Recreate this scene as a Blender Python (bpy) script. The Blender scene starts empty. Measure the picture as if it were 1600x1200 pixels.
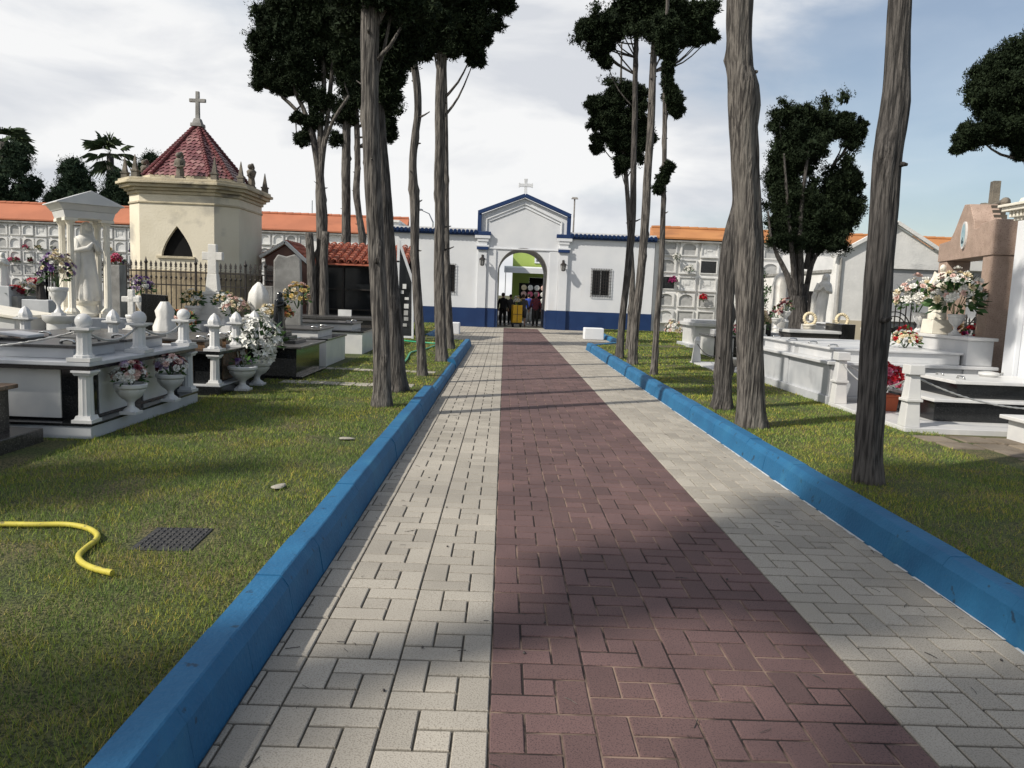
import bpy, bmesh, math, random
import numpy as np
from mathutils import Vector, Matrix, noise
from mathutils.geometry import tessellate_polygon
R = math.radians
PI = math.pi
random.seed(7)
rng = np.random.default_rng(7)
sc = bpy.context.scene
C = sc.collection

# ------------------------------------------------------------------ camera model (measured from the photograph)
F_PX = 1202.0; EYE = 1.6; RES = (1600, 1200)
VPX, VPY = 789, 459; ROLL = R(2.2)
_d = Vector(((VPX - 800) / F_PX, (600 - VPY) / F_PX, 1)).normalized()
_s, _c = math.sin(ROLL), math.cos(ROLL)
_u = Vector((_s, _c, -(_s * _d.x + _c * _d.y) / _d.z)).normalized()
_r = _u.cross(_d)
def at(px, py, Y):
    """point on the plane y = Y that a measurement of the photograph gives"""
    v = Vector(((px - 800) / F_PX, (600 - py) / F_PX, 1))
    a, b, c = v.dot(_r), v.dot(_d), v.dot(_u)
    t = Y / b
    return Vector((a * t, Y, EYE + c * t))
GZ = 0.12          # level of the lawns above the path
cam_d = bpy.data.cameras.new('Camera'); cam = bpy.data.objects.new('Camera', cam_d); C.objects.link(cam)
cam_d.sensor_fit = 'HORIZONTAL'; cam_d.sensor_width = 36; cam_d.lens = 36 * F_PX / 1600
cam_d.clip_start = 0.05; cam_d.clip_end = 2000
M3 = Matrix(((_r.x, _r.y, -_r.z), (_d.x, _d.y, -_d.z), (_u.x, _u.y, -_u.z)))
cam.matrix_world = Matrix.Translation((0, 0, EYE)) @ M3.to_4x4()
sc.camera = cam

# ------------------------------------------------------------------ mesh helpers
class MB:
    def __init__(s): s.v = []; s.f = []
    def add(s, vs, fs):
        o = len(s.v); s.v += [tuple(v) for v in vs]; s.f += [tuple(i + o for i in f) for f in fs]; return s
    def box(s, x0, x1, y0, y1, z0, z1):
        return s.add([(x0,y0,z0),(x1,y0,z0),(x1,y1,z0),(x0,y1,z0),(x0,y0,z1),(x1,y0,z1),(x1,y1,z1),(x0,y1,z1)],
                     [(3,2,1,0),(4,5,6,7),(0,1,5,4),(1,2,6,5),(2,3,7,6),(3,0,4,7)])
    def cbox(s, cx, cy, z0, sx, sy, h, tx=1.0, ty=None):
        ty = tx if ty is None else ty
        a, b = sx / 2, sy / 2; c, d = a * tx, b * ty
        return s.add([(cx-a,cy-b,z0),(cx+a,cy-b,z0),(cx+a,cy+b,z0),(cx-a,cy+b,z0),(cx-c,cy-d,z0+h),(cx+c,cy-d,z0+h),(cx+c,cy+d,z0+h),(cx-c,cy+d,z0+h)],
                     [(3,2,1,0),(4,5,6,7),(0,1,5,4),(1,2,6,5),(2,3,7,6),(3,0,4,7)])
    def bar(s, p, q, w, h=None, up=(0,0,1)):
        h = h or w
        p, q = Vector(p), Vector(q); d = (q - p).normalized(); u = Vector(up)
        if abs(d.dot(u)) > .99: u = Vector((0,1,0))
        x = d.cross(u).normalized(); u = x.cross(d)
        vs = []
        for b in (p, q):
            for i, j in ((-1,-1),(1,-1),(1,1),(-1,1)): vs.append(b + x * (i * w / 2) + u * (j * h / 2))
        return s.add(vs, [(0,1,2,3),(7,6,5,4),(1,0,4,5),(2,1,5,6),(3,2,6,7),(0,3,7,4)])
    def lathe(s, cx, cy, prof, n=20, fl=0, fla=0.0, sx=1, sy=1):
        vs = []; fs = []
        for r, z in prof:
            for k in range(n):
                a = 2 * PI * k / n
                rr = r * (1 + (fla * math.cos(a * fl) if fl else 0))
                vs.append((cx + rr * math.cos(a) * sx, cy + rr * math.sin(a) * sy, z))
        for i in range(len(prof) - 1):
            for k in range(n):
                k2 = (k + 1) % n
                fs.append((i*n+k, i*n+k2, (i+1)*n+k2, (i+1)*n+k))
        m = len(prof) - 1
        fs.append(tuple(range(n - 1, -1, -1))); fs.append(tuple(m * n + k for k in range(n)))
        return s.add(vs, fs)
    def tube(s, pts, rads, n=8, cap=True):
        pts = [Vector(p) for p in pts]
        if not isinstance(rads, (list, tuple)): rads = [rads] * len(pts)
        vs = []; fs = []; up = None
        for i, p in enumerate(pts):
            d = (pts[min(i+1, len(pts)-1)] - pts[max(i-1, 0)]).normalized()
            if up is None:
                up = Vector((0,0,1)) if abs(d.z) < .9 else Vector((1,0,0))
            x = d.cross(up).normalized(); y = x.cross(d).normalized(); up = y
            for k in range(n):
                a = 2 * PI * k / n
                vs.append(p + (x * math.cos(a) + y * math.sin(a)) * rads[i])
        for i in range(len(pts) - 1):
            for k in range(n):
                k2 = (k+1) % n
                fs.append((i*n+k2, i*n+k, (i+1)*n+k, (i+1)*n+k2))
        if cap:
            m = len(pts) - 1
            fs.append(tuple(range(n))); fs.append(tuple(m*n + k for k in range(n-1, -1, -1)))
        return s.add(vs, fs)
    def ball(s, c, r, n=14, m=8, sc3=(1,1,1)):
        prof = [(max(1e-3, math.sin(PI * i / m)) * r, -math.cos(PI * i / m) * r) for i in range(m + 1)]
        t = MB().lathe(0, 0, prof, n)
        return s.add([(c[0] + v[0]*sc3[0], c[1] + v[1]*sc3[1], c[2] + v[2]*sc3[2]) for v in t.v], t.f)
    def prism(s, poly, axis, a, b):
        """poly of 2D points, extruded along an axis between a and b"""
        mk = {'x': lambda p, t: (t, p[0], p[1]), 'y': lambda p, t: (p[0], t, p[1]), 'z': lambda p, t: (p[0], p[1], t)}[axis]
        n = len(poly)
        vs = [mk(p, a) for p in poly] + [mk(p, b) for p in poly]
        fs = [tuple(range(n)), tuple(range(2*n-1, n-1, -1))] + [(i, (i+1) % n + 0, (i+1) % n + n, i + n) for i in range(n)]
        return s.add(vs, fs)
    def wall(s, outer, holes, y0, y1):
        """wall in the xz plane with openings, front at y0, back at y1"""
        loops = [outer] + holes
        tri = tessellate_polygon([[Vector((p[0], p[1], 0)) for p in l] for l in loops])
        flat = [p for l in loops for p in l]; N = len(flat)
        vs = [(p[0], y0, p[1]) for p in flat] + [(p[0], y1, p[1]) for p in flat]
        fs = [tuple(t) for t in tri] + [tuple(i + N for i in reversed(t)) for t in tri]
        o = 0
        for l in loops:
            n = len(l)
            for i in range(n):
                j = (i+1) % n
                fs.append((o+i, o+j, o+j+N, o+i+N))
            o += n
        return s.add(vs, fs)
    def rot(s, ang, o=(0,0)):
        ca, sa = math.cos(ang), math.sin(ang)
        s.v = [(o[0] + (v[0]-o[0])*ca - (v[1]-o[1])*sa, o[1] + (v[0]-o[0])*sa + (v[1]-o[1])*ca, v[2]) for v in s.v]
        return s
    def move(s, x, y, z):
        s.v = [(v[0]+x, v[1]+y, v[2]+z) for v in s.v]; return s
    def build(s, name, mat, parent=None, smooth=None, bevel=0, seg=2):
        me = bpy.data.meshes.new(name); me.from_pydata(s.v, [], s.f); me.update()
        bm = bmesh.new(); bm.from_mesh(me); bmesh.ops.recalc_face_normals(bm, faces=bm.faces); bm.to_mesh(me); bm.free()
        return link(name, me, mat, parent, smooth, bevel, seg)
def link(name, me, mat, parent=None, smooth=None, bevel=0, seg=2):
    o = bpy.data.objects.new(name, me); C.objects.link(o)
    if mat: me.materials.append(mat)
    if smooth is not None:
        me.polygons.foreach_set('use_smooth', [True] * len(me.polygons))
        if smooth < 180: me.set_sharp_from_angle(angle=R(smooth))
    if bevel:
        b = o.modifiers.new('Bevel', 'BEVEL'); b.width = bevel; b.segments = seg; b.limit_method = 'ANGLE'; b.angle_limit = R(40); b.harden_normals = False
    if parent: o.parent = parent
    return o
def tag(o, label=None, cat=None, group=None, kind=None):
    if label: o['label'] = label
    if cat: o['category'] = cat
    if group: o['group'] = group
    if kind: o['kind'] = kind
    return o
def thing(name, label, cat, loc=(0,0,0), rz=0, group=None):
    o = bpy.data.objects.new(name, None); C.objects.link(o); o.empty_display_size = .2
    o.location = loc; o.rotation_euler = (0, 0, rz)
    return tag(o, label, cat, group)
def dup(root, loc, rz=0, label=None, parent=None, sc3=None):
    def rec(o, p):
        c = o.copy(); C.objects.link(c); c.parent = p
        for ch in o.children: rec(ch, c)
        return c
    r = rec(root, parent); r.location = loc; r.rotation_euler = (0, 0, rz)
    if sc3: r.scale = sc3
    if label: r['label'] = label
    return r

# ------------------------------------------------------------------ materials
def pm(name, c1, c2=None, scale=2.5, rough=.6, bump=0, bscale=40, lo=.38, hi=.62, spec=.4, metal=0, stretch=(1,1,1), island=0.0,
       speck=None, stain=None, detail=8, bdist=.02, sheen=0, coat=0, trans=0):
    m = bpy.data.materials.new(name); m.use_nodes = True
    nt = m.node_tree; N = nt.nodes; L = nt.links
    b = N['Principled BSDF']
    tc = N.new('ShaderNodeTexCoord'); mp = N.new('ShaderNodeMapping'); mp.inputs['Scale'].default_value = stretch
    L.new(tc.outputs['Object'], mp.inputs[0])
    c2 = c2 or tuple(x * .8 for x in c1)
    nz = N.new('ShaderNodeTexNoise'); nz.inputs['Scale'].default_value = scale; nz.inputs['Detail'].default_value = detail
    L.new(mp.outputs[0], nz.inputs['Vector'])
    rp = N.new('ShaderNodeValToRGB'); rp.color_ramp.elements[0].position = lo; rp.color_ramp.elements[1].position = hi
    rp.color_ramp.elements[0].color = (*c1, 1); rp.color_ramp.elements[1].color = (*c2, 1)
    L.new(nz.outputs['Fac'], rp.inputs[0]); col = rp.outputs[0]
    def mix(fac, a, c, mode='MIX'):
        x = N.new('ShaderNodeMix'); x.data_type = 'RGBA'; x.blend_type = mode
        if isinstance(fac, (int, float)): x.inputs[0].default_value = fac
        else: L.new(fac, x.inputs[0])
        L.new(a, x.inputs[6])
        if isinstance(c, tuple): x.inputs[7].default_value = (*c, 1)
        else: L.new(c, x.inputs[7])
        return x.outputs[2]
    def noise_mask(sc_, a, z, st=None):
        n2 = N.new('ShaderNodeTexNoise'); n2.inputs['Scale'].default_value = sc_; n2.inputs['Detail'].default_value = 6
        if st:
            m2 = N.new('ShaderNodeMapping'); m2.inputs['Scale'].default_value = st; L.new(tc.outputs['Object'], m2.inputs[0]); L.new(m2.outputs[0], n2.inputs['Vector'])
        else: L.new(tc.outputs['Object'], n2.inputs['Vector'])
        r2 = N.new('ShaderNodeValToRGB'); r2.color_ramp.elements[0].position = a; r2.color_ramp.elements[1].position = z
        L.new(n2.outputs['Fac'], r2.inputs[0]); return r2.outputs[0]
    if speck: col = mix(noise_mask(speck[1], speck[2], speck[2] + .04), col, speck[0])
    if stain: col = mix(noise_mask(stain[1], stain[2], stain[2] + .14, stain[3] if len(stain) > 3 else None), col, stain[0])
    if island:
        g = N.new('ShaderNodeNewGeometry'); mr = N.new('ShaderNodeMapRange')
        mr.inputs[3].default_value = 1 - island; mr.inputs[4].default_value = 1 + island
        L.new(g.outputs['Random Per Island'], mr.inputs[0])
        col = mix(1.0, col, mr.outputs[0], 'MULTIPLY')
    L.new(col, b.inputs['Base Color'])
    b.inputs['Roughness'].default_value = rough; b.inputs['Metallic'].default_value = metal
    b.inputs['Specular IOR Level'].default_value = spec
    b.inputs['Coat Weight'].default_value = coat
    b.inputs['Transmission Weight'].default_value = trans
    if bump:
        n3 = N.new('ShaderNodeTexNoise'); n3.inputs['Scale'].default_value = bscale; n3.inputs['Detail'].default_value = 5
        L.new(mp.outputs[0], n3.inputs['Vector'])
        bp = N.new('ShaderNodeBump'); bp.inputs['Strength'].default_value = bump; bp.inputs['Distance'].default_value = bdist
        L.new(n3.outputs['Fac'], bp.inputs['Height']); L.new(bp.outputs[0], b.inputs['Normal'])
    return m
def ramp_island(m, cols):
    """per-island colour choice over a base material"""
    nt = m.node_tree; N = nt.nodes; L = nt.links; b = N['Principled BSDF']
    g = N.new('ShaderNodeNewGeometry'); rp = N.new('ShaderNodeValToRGB')
    el = rp.color_ramp.elements
    while len(el) < len(cols): el.new(.5)
    for i, c in enumerate(cols): el[i].position = i / max(1, len(cols) - 1); el[i].color = (*c, 1)
    L.new(g.outputs['Random Per Island'], rp.inputs[0])
    old = b.inputs['Base Color'].links[0].from_socket
    x = N.new('ShaderNodeMix'); x.data_type = 'RGBA'; x.blend_type = 'MULTIPLY'; x.inputs[0].default_value = 1
    L.new(rp.outputs[0], x.inputs[6]); L.new(old, x.inputs[7]); L.new(x.outputs[2], b.inputs['Base Color'])
    return m
ONE = (1, 1, 1)
M = {}
M['soil'] = pm('soil', (.10,.085,.04), (.06,.07,.025), 1.2, .95, .5, 60)
M['lawn'] = pm('lawn', (.075,.098,.026), (.135,.115,.052), 1.6, .95, .8, 90, lo=.45, hi=.62, speck=((.03,.036,.012), 60, .5))
M['grass'] = ramp_island(pm('grass', (1,1,1), (1.45,1.15,.85), 2.2, .8, spec=.15, lo=.42, hi=.6, stain=((1.9,1.4,1.1), 1.1, .57)),
                         [(.060,.118,.020), (.108,.185,.032), (.165,.25,.048), (.235,.29,.072), (.30,.265,.11)])
M['cream_paver'] = pm('cream_paver', (.365,.335,.285), (.305,.28,.24), 1.1, .85, .5, 150, island=.13, speck=((.24,.215,.18), 150, .54), stain=((.30,.27,.22), .8, .62), bdist=.004)
M['red_paver'] = pm('red_paver', (.132,.078,.073), (.100,.060,.058), 1.3, .8, .5, 150, island=.18, speck=((.065,.040,.040), 140, .56), stain=((.09,.055,.055), .7, .6), bdist=.004)
M['joint_dark'] = pm('joint_dark', (.055,.05,.042), (.10,.09,.072), 9, .95)
M['joint_sand'] = pm('joint_sand', (.24,.17,.13), (.02,.015,.014), 2.6, .95, lo=.42, hi=.55)
M['kerb_blue'] = pm('kerb_blue', (.015,.122,.255), (.011,.098,.215), 3, .7, .5, 45, stain=((.03,.16,.28), 1.6, .60), speck=((.012,.05,.10), 14, .66), bdist=.01)
M['dado_blue'] = pm('dado_blue', (.007,.028,.100), (.009,.034,.115), 2, .55, .1, 50)
M['white_paint'] = pm('white_paint', (.69,.70,.715), (.63,.645,.67), .9, .8, .12, 35, stain=((.64,.64,.64), 1.1, .66, (1,1,.25)))
M['old_white'] = pm('old_white', (.72,.71,.69), (.62,.615,.6), 1.6, .85, .5, 14, stain=((.47,.46,.44), 1.2, .62, (1,1,.35)))
M['arch_inner'] = pm('arch_inner', (.58,.575,.565), (.52,.52,.52), 1.5, .85)
M['marble'] = pm('marble', (.64,.635,.615), (.56,.56,.56), 3.5, .32, stain=((.55,.55,.55), 2.2, .64), spec=.5)
M['marble_pale'] = pm('marble_pale', (.60,.60,.60), (.52,.53,.54), 3, .35, stain=((.42,.43,.44), 2.0, .62))
M['marble_warm'] = pm('marble_warm', (.74,.70,.60), (.66,.62,.53), 3, .45, .2, 30, stain=((.50,.43,.32), 2.5, .64), spec=.4)
M['marble_grey'] = pm('marble_grey', (.50,.51,.525), (.42,.435,.455), 3, .35, stain=((.33,.34,.36), 2.0, .62), spec=.5)
M['statue_white'] = pm('statue_white', (.70,.685,.645), (.60,.585,.545), 5, .6, .2, 40, stain=((.45,.43,.39), 3, .62))
M['black_granite'] = pm('black_granite', (.009,.010,.011), (.014,.015,.016), 40, .16, speck=((.045,.047,.05), 120, .64), spec=.5)
M['dark_granite'] = pm('dark_granite', (.055,.05,.046), (.035,.032,.03), 30, .25, speck=((.13,.12,.11), 90, .6), spec=.5)
M['brown_granite'] = pm('brown_granite', (.20,.125,.075), (.11,.07,.045), 14, .25, speck=((.05,.035,.03), 60, .57), spec=.5)
M['grey_slab'] = pm('grey_slab', (.065,.063,.062), (.048,.047,.046), 25, .28, speck=((.12,.115,.11), 90, .6), spec=.5)
M['stone_brown'] = pm('stone_brown', (.10,.085,.065), (.065,.055,.045), 4, .75, .4, 40)
M['stone_grey'] = pm('stone_grey', (.30,.295,.28), (.20,.195,.185), 4, .8, .5, 40)
M['pink_granite'] = pm('pink_granite', (.43,.315,.25), (.35,.255,.20), 6, .5, .15, 60, speck=((.24,.16,.13), 60, .58), stain=((.25,.18,.15), 1.2, .62))
M['chapel_wall'] = pm('chapel_wall', (.72,.66,.53), (.66,.60,.47), 1.2, .9, .35, 22, stain=((.42,.39,.33), 1.0, .525, (1,1,1.3)))
M['chapel_stone'] = pm('chapel_stone', (.40,.33,.22), (.23,.185,.125), 3.2, .9, .8, 12, stain=((.14,.12,.095), 1.6, .6))
M['chapel_trim'] = pm('chapel_trim', (.56,.49,.35), (.42,.37,.27), 2.0, .9, .5, 25, stain=((.20,.18,.15), 2.0, .56, (1,1,2)))
M['weathered'] = pm('weathered', (.20,.175,.14), (.11,.10,.085), 6, .9, .6, 40)
M['roof_scales'] = ramp_island(pm('roof_scales', ONE, (.8,.8,.8), 4, .45, spec=.5), [(.15,.048,.055), (.21,.075,.08), (.34,.18,.17), (.24,.10,.10), (.12,.04,.046)])
M['roof_ridge'] = pm('roof_ridge', (.14,.03,.035), (.09,.03,.03), 6, .55)
M['clay_tile'] = pm('clay_tile', (.40,.125,.07), (.28,.08,.05), 3, .75, .3, 30, island=.22, stain=((.17,.075,.05), 3, .62))
M['orange_roof'] = pm('orange_roof', (.43,.155,.082), (.36,.13,.07), .7, .85, .25, 8, stain=((.30,.11,.06), .5, .6, (1,1,3)))
M['ochre_roof'] = pm('ochre_roof', (.46,.205,.075), (.38,.16,.06), .7, .85, .25, 8, stain=((.28,.12,.05), .6, .6, (1,1,3)))
M['brown_wall'] = pm('brown_wall', (.17,.085,.065), (.12,.06,.05), 3, .55)
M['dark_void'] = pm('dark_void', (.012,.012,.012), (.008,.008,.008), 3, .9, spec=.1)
M['glass_dark'] = pm('glass_dark', (.014,.016,.018), (.02,.022,.025), 3, .12)
M['iron'] = pm('iron', (.012,.012,.013), (.03,.022,.018), 20, .55, .2, 60, spec=.4)
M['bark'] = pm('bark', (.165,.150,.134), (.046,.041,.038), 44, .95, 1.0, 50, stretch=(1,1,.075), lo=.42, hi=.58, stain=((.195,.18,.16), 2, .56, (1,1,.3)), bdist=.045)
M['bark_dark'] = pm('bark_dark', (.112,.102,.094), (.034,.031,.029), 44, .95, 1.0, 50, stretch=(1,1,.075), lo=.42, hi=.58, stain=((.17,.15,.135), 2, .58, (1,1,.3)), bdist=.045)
M['cypress'] = ramp_island(pm('cypress', ONE, (.75,.8,.8), 1.0, .8, spec=.15), [(.010,.018,.008), (.016,.026,.011), (.026,.038,.016), (.012,.021,.009)])
M['cypress_far'] = ramp_island(pm('cypress_far', ONE, (.75,.8,.8), .6, .85, spec=.1), [(.016,.030,.018), (.028,.046,.026), (.04,.058,.03)])
M['palm'] = ramp_island(pm('palm', ONE, (.8,.8,.8), 1, .6, spec=.3), [(.03,.055,.025), (.055,.085,.035), (.08,.10,.045)])
M['leaf'] = ramp_island(pm('leaf', ONE, (.8,.8,.8), 10, .55, spec=.3), [(.018,.055,.014), (.035,.09,.022), (.06,.12,.03)])
M['yellow_hose'] = pm('yellow_hose', (.52,.45,.06), (.45,.38,.05), 12, .6, speck=((.2,.17,.05), 22, .62))
M['green_hose'] = pm('green_hose', (.03,.33,.17), (.03,.28,.15), 12, .4)
M['black_plastic'] = pm('black_plastic', (.022,.022,.024), (.035,.034,.033), 12, .6, .3, 80)
M['terracotta'] = pm('terracotta', (.42,.10,.045), (.35,.085,.04), 6, .8)
M['steel'] = pm('steel', (.55,.55,.54), (.45,.45,.44), 8, .25, metal=1)
M['chain'] = pm('chain', (.55,.55,.53), (.40,.40,.39), 9, .4, metal=.6)
M['concrete'] = pm('concrete', (.36,.335,.285), (.27,.25,.21), 2.5, .9, .5, 45)
M['asphalt'] = pm('asphalt', (.16,.155,.15), (.12,.12,.12), 3, .9, .4, 80)
M['flagstone'] = pm('flagstone', (.20,.165,.125), (.13,.105,.08), 3, .9, .5, 40, island=.2)
M['plaque_grey'] = pm('plaque_grey', (.42,.42,.41), (.34,.34,.335), 4, .5, stain=((.26,.26,.26), 6, .6))
M['plaque_white'] = pm('plaque_white', (.68,.68,.665), (.58,.58,.57), 4, .4, stain=((.45,.45,.45), 6, .62))
for nm, a in dict(white=(.78,.77,.72), cream=(.72,.62,.42), pink=(.68,.16,.26), red=(.48,.018,.03), purple=(.12,.055,.19), lilac=(.42,.32,.46),
                  orange=(.68,.27,.14), yellow=(.68,.50,.18), wine=(.14,.02,.035), blush=(.72,.50,.44), magenta=(.32,.03,.14)).items():
    M['petal_' + nm] = pm('petal_' + nm, a, tuple(x * .75 for x in a), 30, .6, island=.18, spec=.2)

# ------------------------------------------------------------------ world and sun
SUN_EL, SUN_AZ = R(41), R(30)      # azimuth: from -x turned towards -y (behind the camera)
to_sun = Vector((-math.cos(SUN_EL) * math.cos(SUN_AZ), -math.cos(SUN_EL) * math.sin(SUN_AZ), math.sin(SUN_EL)))
w = bpy.data.worlds.new('World'); sc.world = w; w.use_nodes = True
nt = w.node_tree; N = nt.nodes; L = nt.links
bg = N['Background']; bg.inputs[1].default_value = .075
sky = N.new('ShaderNodeTexSky'); sky.sky_type = 'NISHITA'; sky.sun_disc = False
sky.sun_elevation = SUN_EL; sky.sun_rotation = math.atan2(to_sun.x, to_sun.y); sky.dust_density = .8; sky.air_density = 1.25; sky.ozone_density = 3.0
tc = N.new('ShaderNodeTexCoord'); sep = N.new('ShaderNodeSeparateXYZ'); L.new(tc.outputs['Generated'], sep.inputs[0])
def mnode(op, a, b=None, c=None, clamp=False):
    n = N.new('ShaderNodeMath'); n.operation = op; n.use_clamp = clamp
    for i, v in enumerate((a, b, c)):
        if v is None: continue
        if isinstance(v, (int, float)): n.inputs[i].default_value = v
        else: L.new(v, n.inputs[i])
    return n.outputs[0]
mp = N.new('ShaderNodeMapping'); mp.inputs['Scale'].default_value = (1, 1, 2.6); mp.inputs['Location'].default_value = (.35, .1, .25)
L.new(tc.outputs['Generated'], mp.inputs[0])
n1 = N.new('ShaderNodeTexNoise'); n1.inputs['Scale'].default_value = 2.6; n1.inputs['Detail'].default_value = 9; n1.inputs['Roughness'].default_value = .52; n1.inputs['Distortion'].default_value = .25
L.new(mp.outputs[0], n1.inputs['Vector'])
n2 = N.new('ShaderNodeTexNoise'); n2.inputs['Scale'].default_value = 4.2; n2.inputs['Detail'].default_value = 8; n2.inputs['Distortion'].default_value = .3
L.new(mp.outputs[0], n2.inputs['Vector'])
# cloud banks thicker over the left of the gate and low down, open blue to the right
bias = mnode('MULTIPLY_ADD', sep.outputs[0], -1.05, .36)
bias = mnode('MINIMUM', bias, .34)
bias = mnode('MULTIPLY_ADD', sep.outputs[2], -.32, bias)
m_ = mnode('ADD', n1.outputs['Fac'], bias)
mr = N.new('ShaderNodeMapRange'); mr.interpolation_type = 'SMOOTHSTEP'; mr.inputs[1].default_value = .40; mr.inputs[2].default_value = .66; mr.inputs[3].default_value = .24; mr.inputs[4].default_value = .97
L.new(m_, mr.inputs[0])
cr = N.new('ShaderNodeValToRGB'); cr.color_ramp.elements[0].position = .40; cr.color_ramp.elements[1].position = .56
cr.color_ramp.elements[0].color = (9.3, 9.6, 10.2, 1); cr.color_ramp.elements[1].color = (12.7, 12.7, 12.7, 1)
L.new(n2.outputs['Fac'], cr.inputs[0])
mx = N.new('ShaderNodeMix'); mx.data_type = 'RGBA'
L.new(mr.outputs[0], mx.inputs[0]); vm = N.new('ShaderNodeVectorMath'); vm.operation = 'SCALE'; vm.inputs['Scale'].default_value = 1.4; L.new(sky.outputs[0], vm.inputs[0]); L.new(vm.outputs[0], mx.inputs[6]); L.new(cr.outputs[0], mx.inputs[7])
L.new(mx.outputs[2], bg.inputs[0])
sd = bpy.data.lights.new('Sun', 'SUN'); so = bpy.data.objects.new('Sun', sd); C.objects.link(so)
sd.energy = 4.8; sd.angle = R(.9); sd.color = (1, .94, .84)
so.rotation_euler = (-to_sun).to_track_quat('-Z', 'Y').to_euler()
sc.view_settings.view_transform = 'Standard'; sc.view_settings.look = 'None'; sc.view_settings.exposure = 0; sc.view_settings.gamma = 1

# ------------------------------------------------------------------ ground, path, kerbs, lawns
tag(MB().box(-400, 400, -300, 700, -1.2, -.06).build('ground', M['soil']), kind='structure')
tag(MB().prism([(-60,-12),(-1.08,-12),(-1.08,23.5),(-2.5,25.7),(-2.5,37),(-60,46)], 'z', -.05, .105).build('terrain', M['soil']), kind='structure')
tag(MB().prism([(2.66,-12),(2.66,23.5),(4.0,25.9),(4.0,37),(60,37),(60,-12)], 'z', -.05, .105).build('terrain', M['soil']), kind='structure')
tag(MB().prism([(-5.6,-10),(-1.09,-10),(-1.09,23.5),(-2.52,25.7),(-2.52,36.3),(-5.6,36.3)], 'z', .1, GZ).build('lawn', M['lawn']), kind='structure')
tag(MB().prism([(2.67,-10),(2.67,23.5),(4.01,25.9),(4.01,36.3),(8.6,36.3),(8.6,17),(5.2,11),(5.0,9.3),(7.5,5),(7.5,-10)], 'z', .1, GZ).build('lawn', M['lawn']), kind='structure')
tag(MB().box(-2.5, 4.0, -12, 36.4, -.055, -.010).build('path_bed', M['joint_dark']), kind='structure')
tag(MB().box(0, 1.6, -12, 36.4, -.009, -.0065).build('path_bed', M['joint_sand']), kind='structure')
tag(MB().box(-3, 6, 36.4, 40.9, -.055, .0).build('path', M['concrete']), kind='structure')
tag(MB().box(-60, 60, 40.9, 75, -.055, -.004).build('road', M['asphalt']), kind='structure')

def pavers(name, mat, tiles_x, y0, y1, bounds):
    """0.4 m slabs, each cast as a pinwheel of four bricks round a half brick"""
    u = .4 / 3; vs = []; fs = []; g = .0046; gy = .0075
    pat = [(0,1,1,3),(1,2,3,3),(1,1,2,2),(2,0,3,2),(0,0,2,1)]
    pat = [(0,1,1,3),(1,2,3,3),(2,0,3,2),(0,0,2,1),(1,1,2,2)]
    ny = int(round((y1 - y0) / .4))
    for j in range(ny):
        Y = y0 + j * .4
        lo, hi = bounds(Y + .2)
        for X in tiles_x:
            if X + .4 <= lo + .02 or X >= hi - .02: continue
            for a, b, c, d in pat:
                xa, xb = max(X + a*u + g, lo), min(X + c*u - g, hi)
                if xb - xa < .02: continue
                ya, yb = Y + b*u + gy, Y + d*u - gy
                e = .004; h = rng.uniform(-.0016, .0016); o = len(vs)
                vs += [(xa,ya,-.03),(xb,ya,-.03),(xb,yb,-.03),(xa,yb,-.03),(xa,ya,-.004),(xb,ya,-.004),(xb,yb,-.004),(xa,yb,-.004),
                       (xa+e,ya+e,h),(xb-e,ya+e,h),(xb-e,yb-e,h),(xa+e,yb-e,h)]
                for i in range(4):
                    k = (i+1) % 4
                    fs += [(o+i,o+k,o+4+k,o+4+i),(o+4+i,o+4+k,o+8+k,o+8+i)]
                fs.append((o+8,o+9,o+10,o+11))
    me = bpy.data.meshes.new(name); me.from_pydata(vs, [], fs); me.update()
    return tag(link(name, me, mat), kind='structure')
def open_l(Y):
    if Y < 23.5: return -.96
    return max(-2.42, -.96 - (Y - 23.5) * .66)
def open_r(Y):
    if Y < 23.5: return 2.525
    return min(3.9, 2.525 + (Y - 23.5) * .57)
pavers('paving', M['cream_paver'], [-.4 * k for k in range(1, 8)], -2, 36.4, lambda Y: (open_l(Y), 0))
pavers('paving', M['red_paver'], [.4 * k for k in range(4)], -2, 36.4, lambda Y: (0, 1.6))
pavers('paving', M['cream_paver'], [1.6 + .4 * k for k in range(7)], -2, 36.4, lambda Y: (1.6, open_r(Y)))

def kerb_run(mb, p, q, side, h=.205, L_=.6, w_=.20, seed=0):
    """painted kerb stones from p to q, the path on the given side (+1 = left of the run)"""
    p, q = Vector((*p, 0)), Vector((*q, 0)); d = (q - p); tot = d.length; d.normalize(); nrm = Vector((-d.y, d.x, 0)) * side
    n = max(1, round(tot / L_)); st = tot / n; r_ = random.Random(seed)
    for i in range(n):
        a = p + d * (i * st + .0008); b = p + d * ((i+1) * st - .0008)
        dz = r_.uniform(-.004, .004); dx = r_.uniform(-.003, .003)
        prof = [(0, -.04), (.034, h * .74), (.068, h - .004), (.076, h), (w_ - .01, h), (w_, h - .012), (w_, -.04)]
        vs = []
        for e in (a, b):
            for o, z in prof: vs.append(e - nrm * (o + dx) + Vector((0, 0, z + (dz if z > 0 else 0))))
        k = len(prof)
        mb.add(vs, [tuple(range(k)), tuple(range(2*k-1, k-1, -1))] + [(t, (t+1) % k, (t+1) % k + k, t + k) for t in range(k)])
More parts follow.
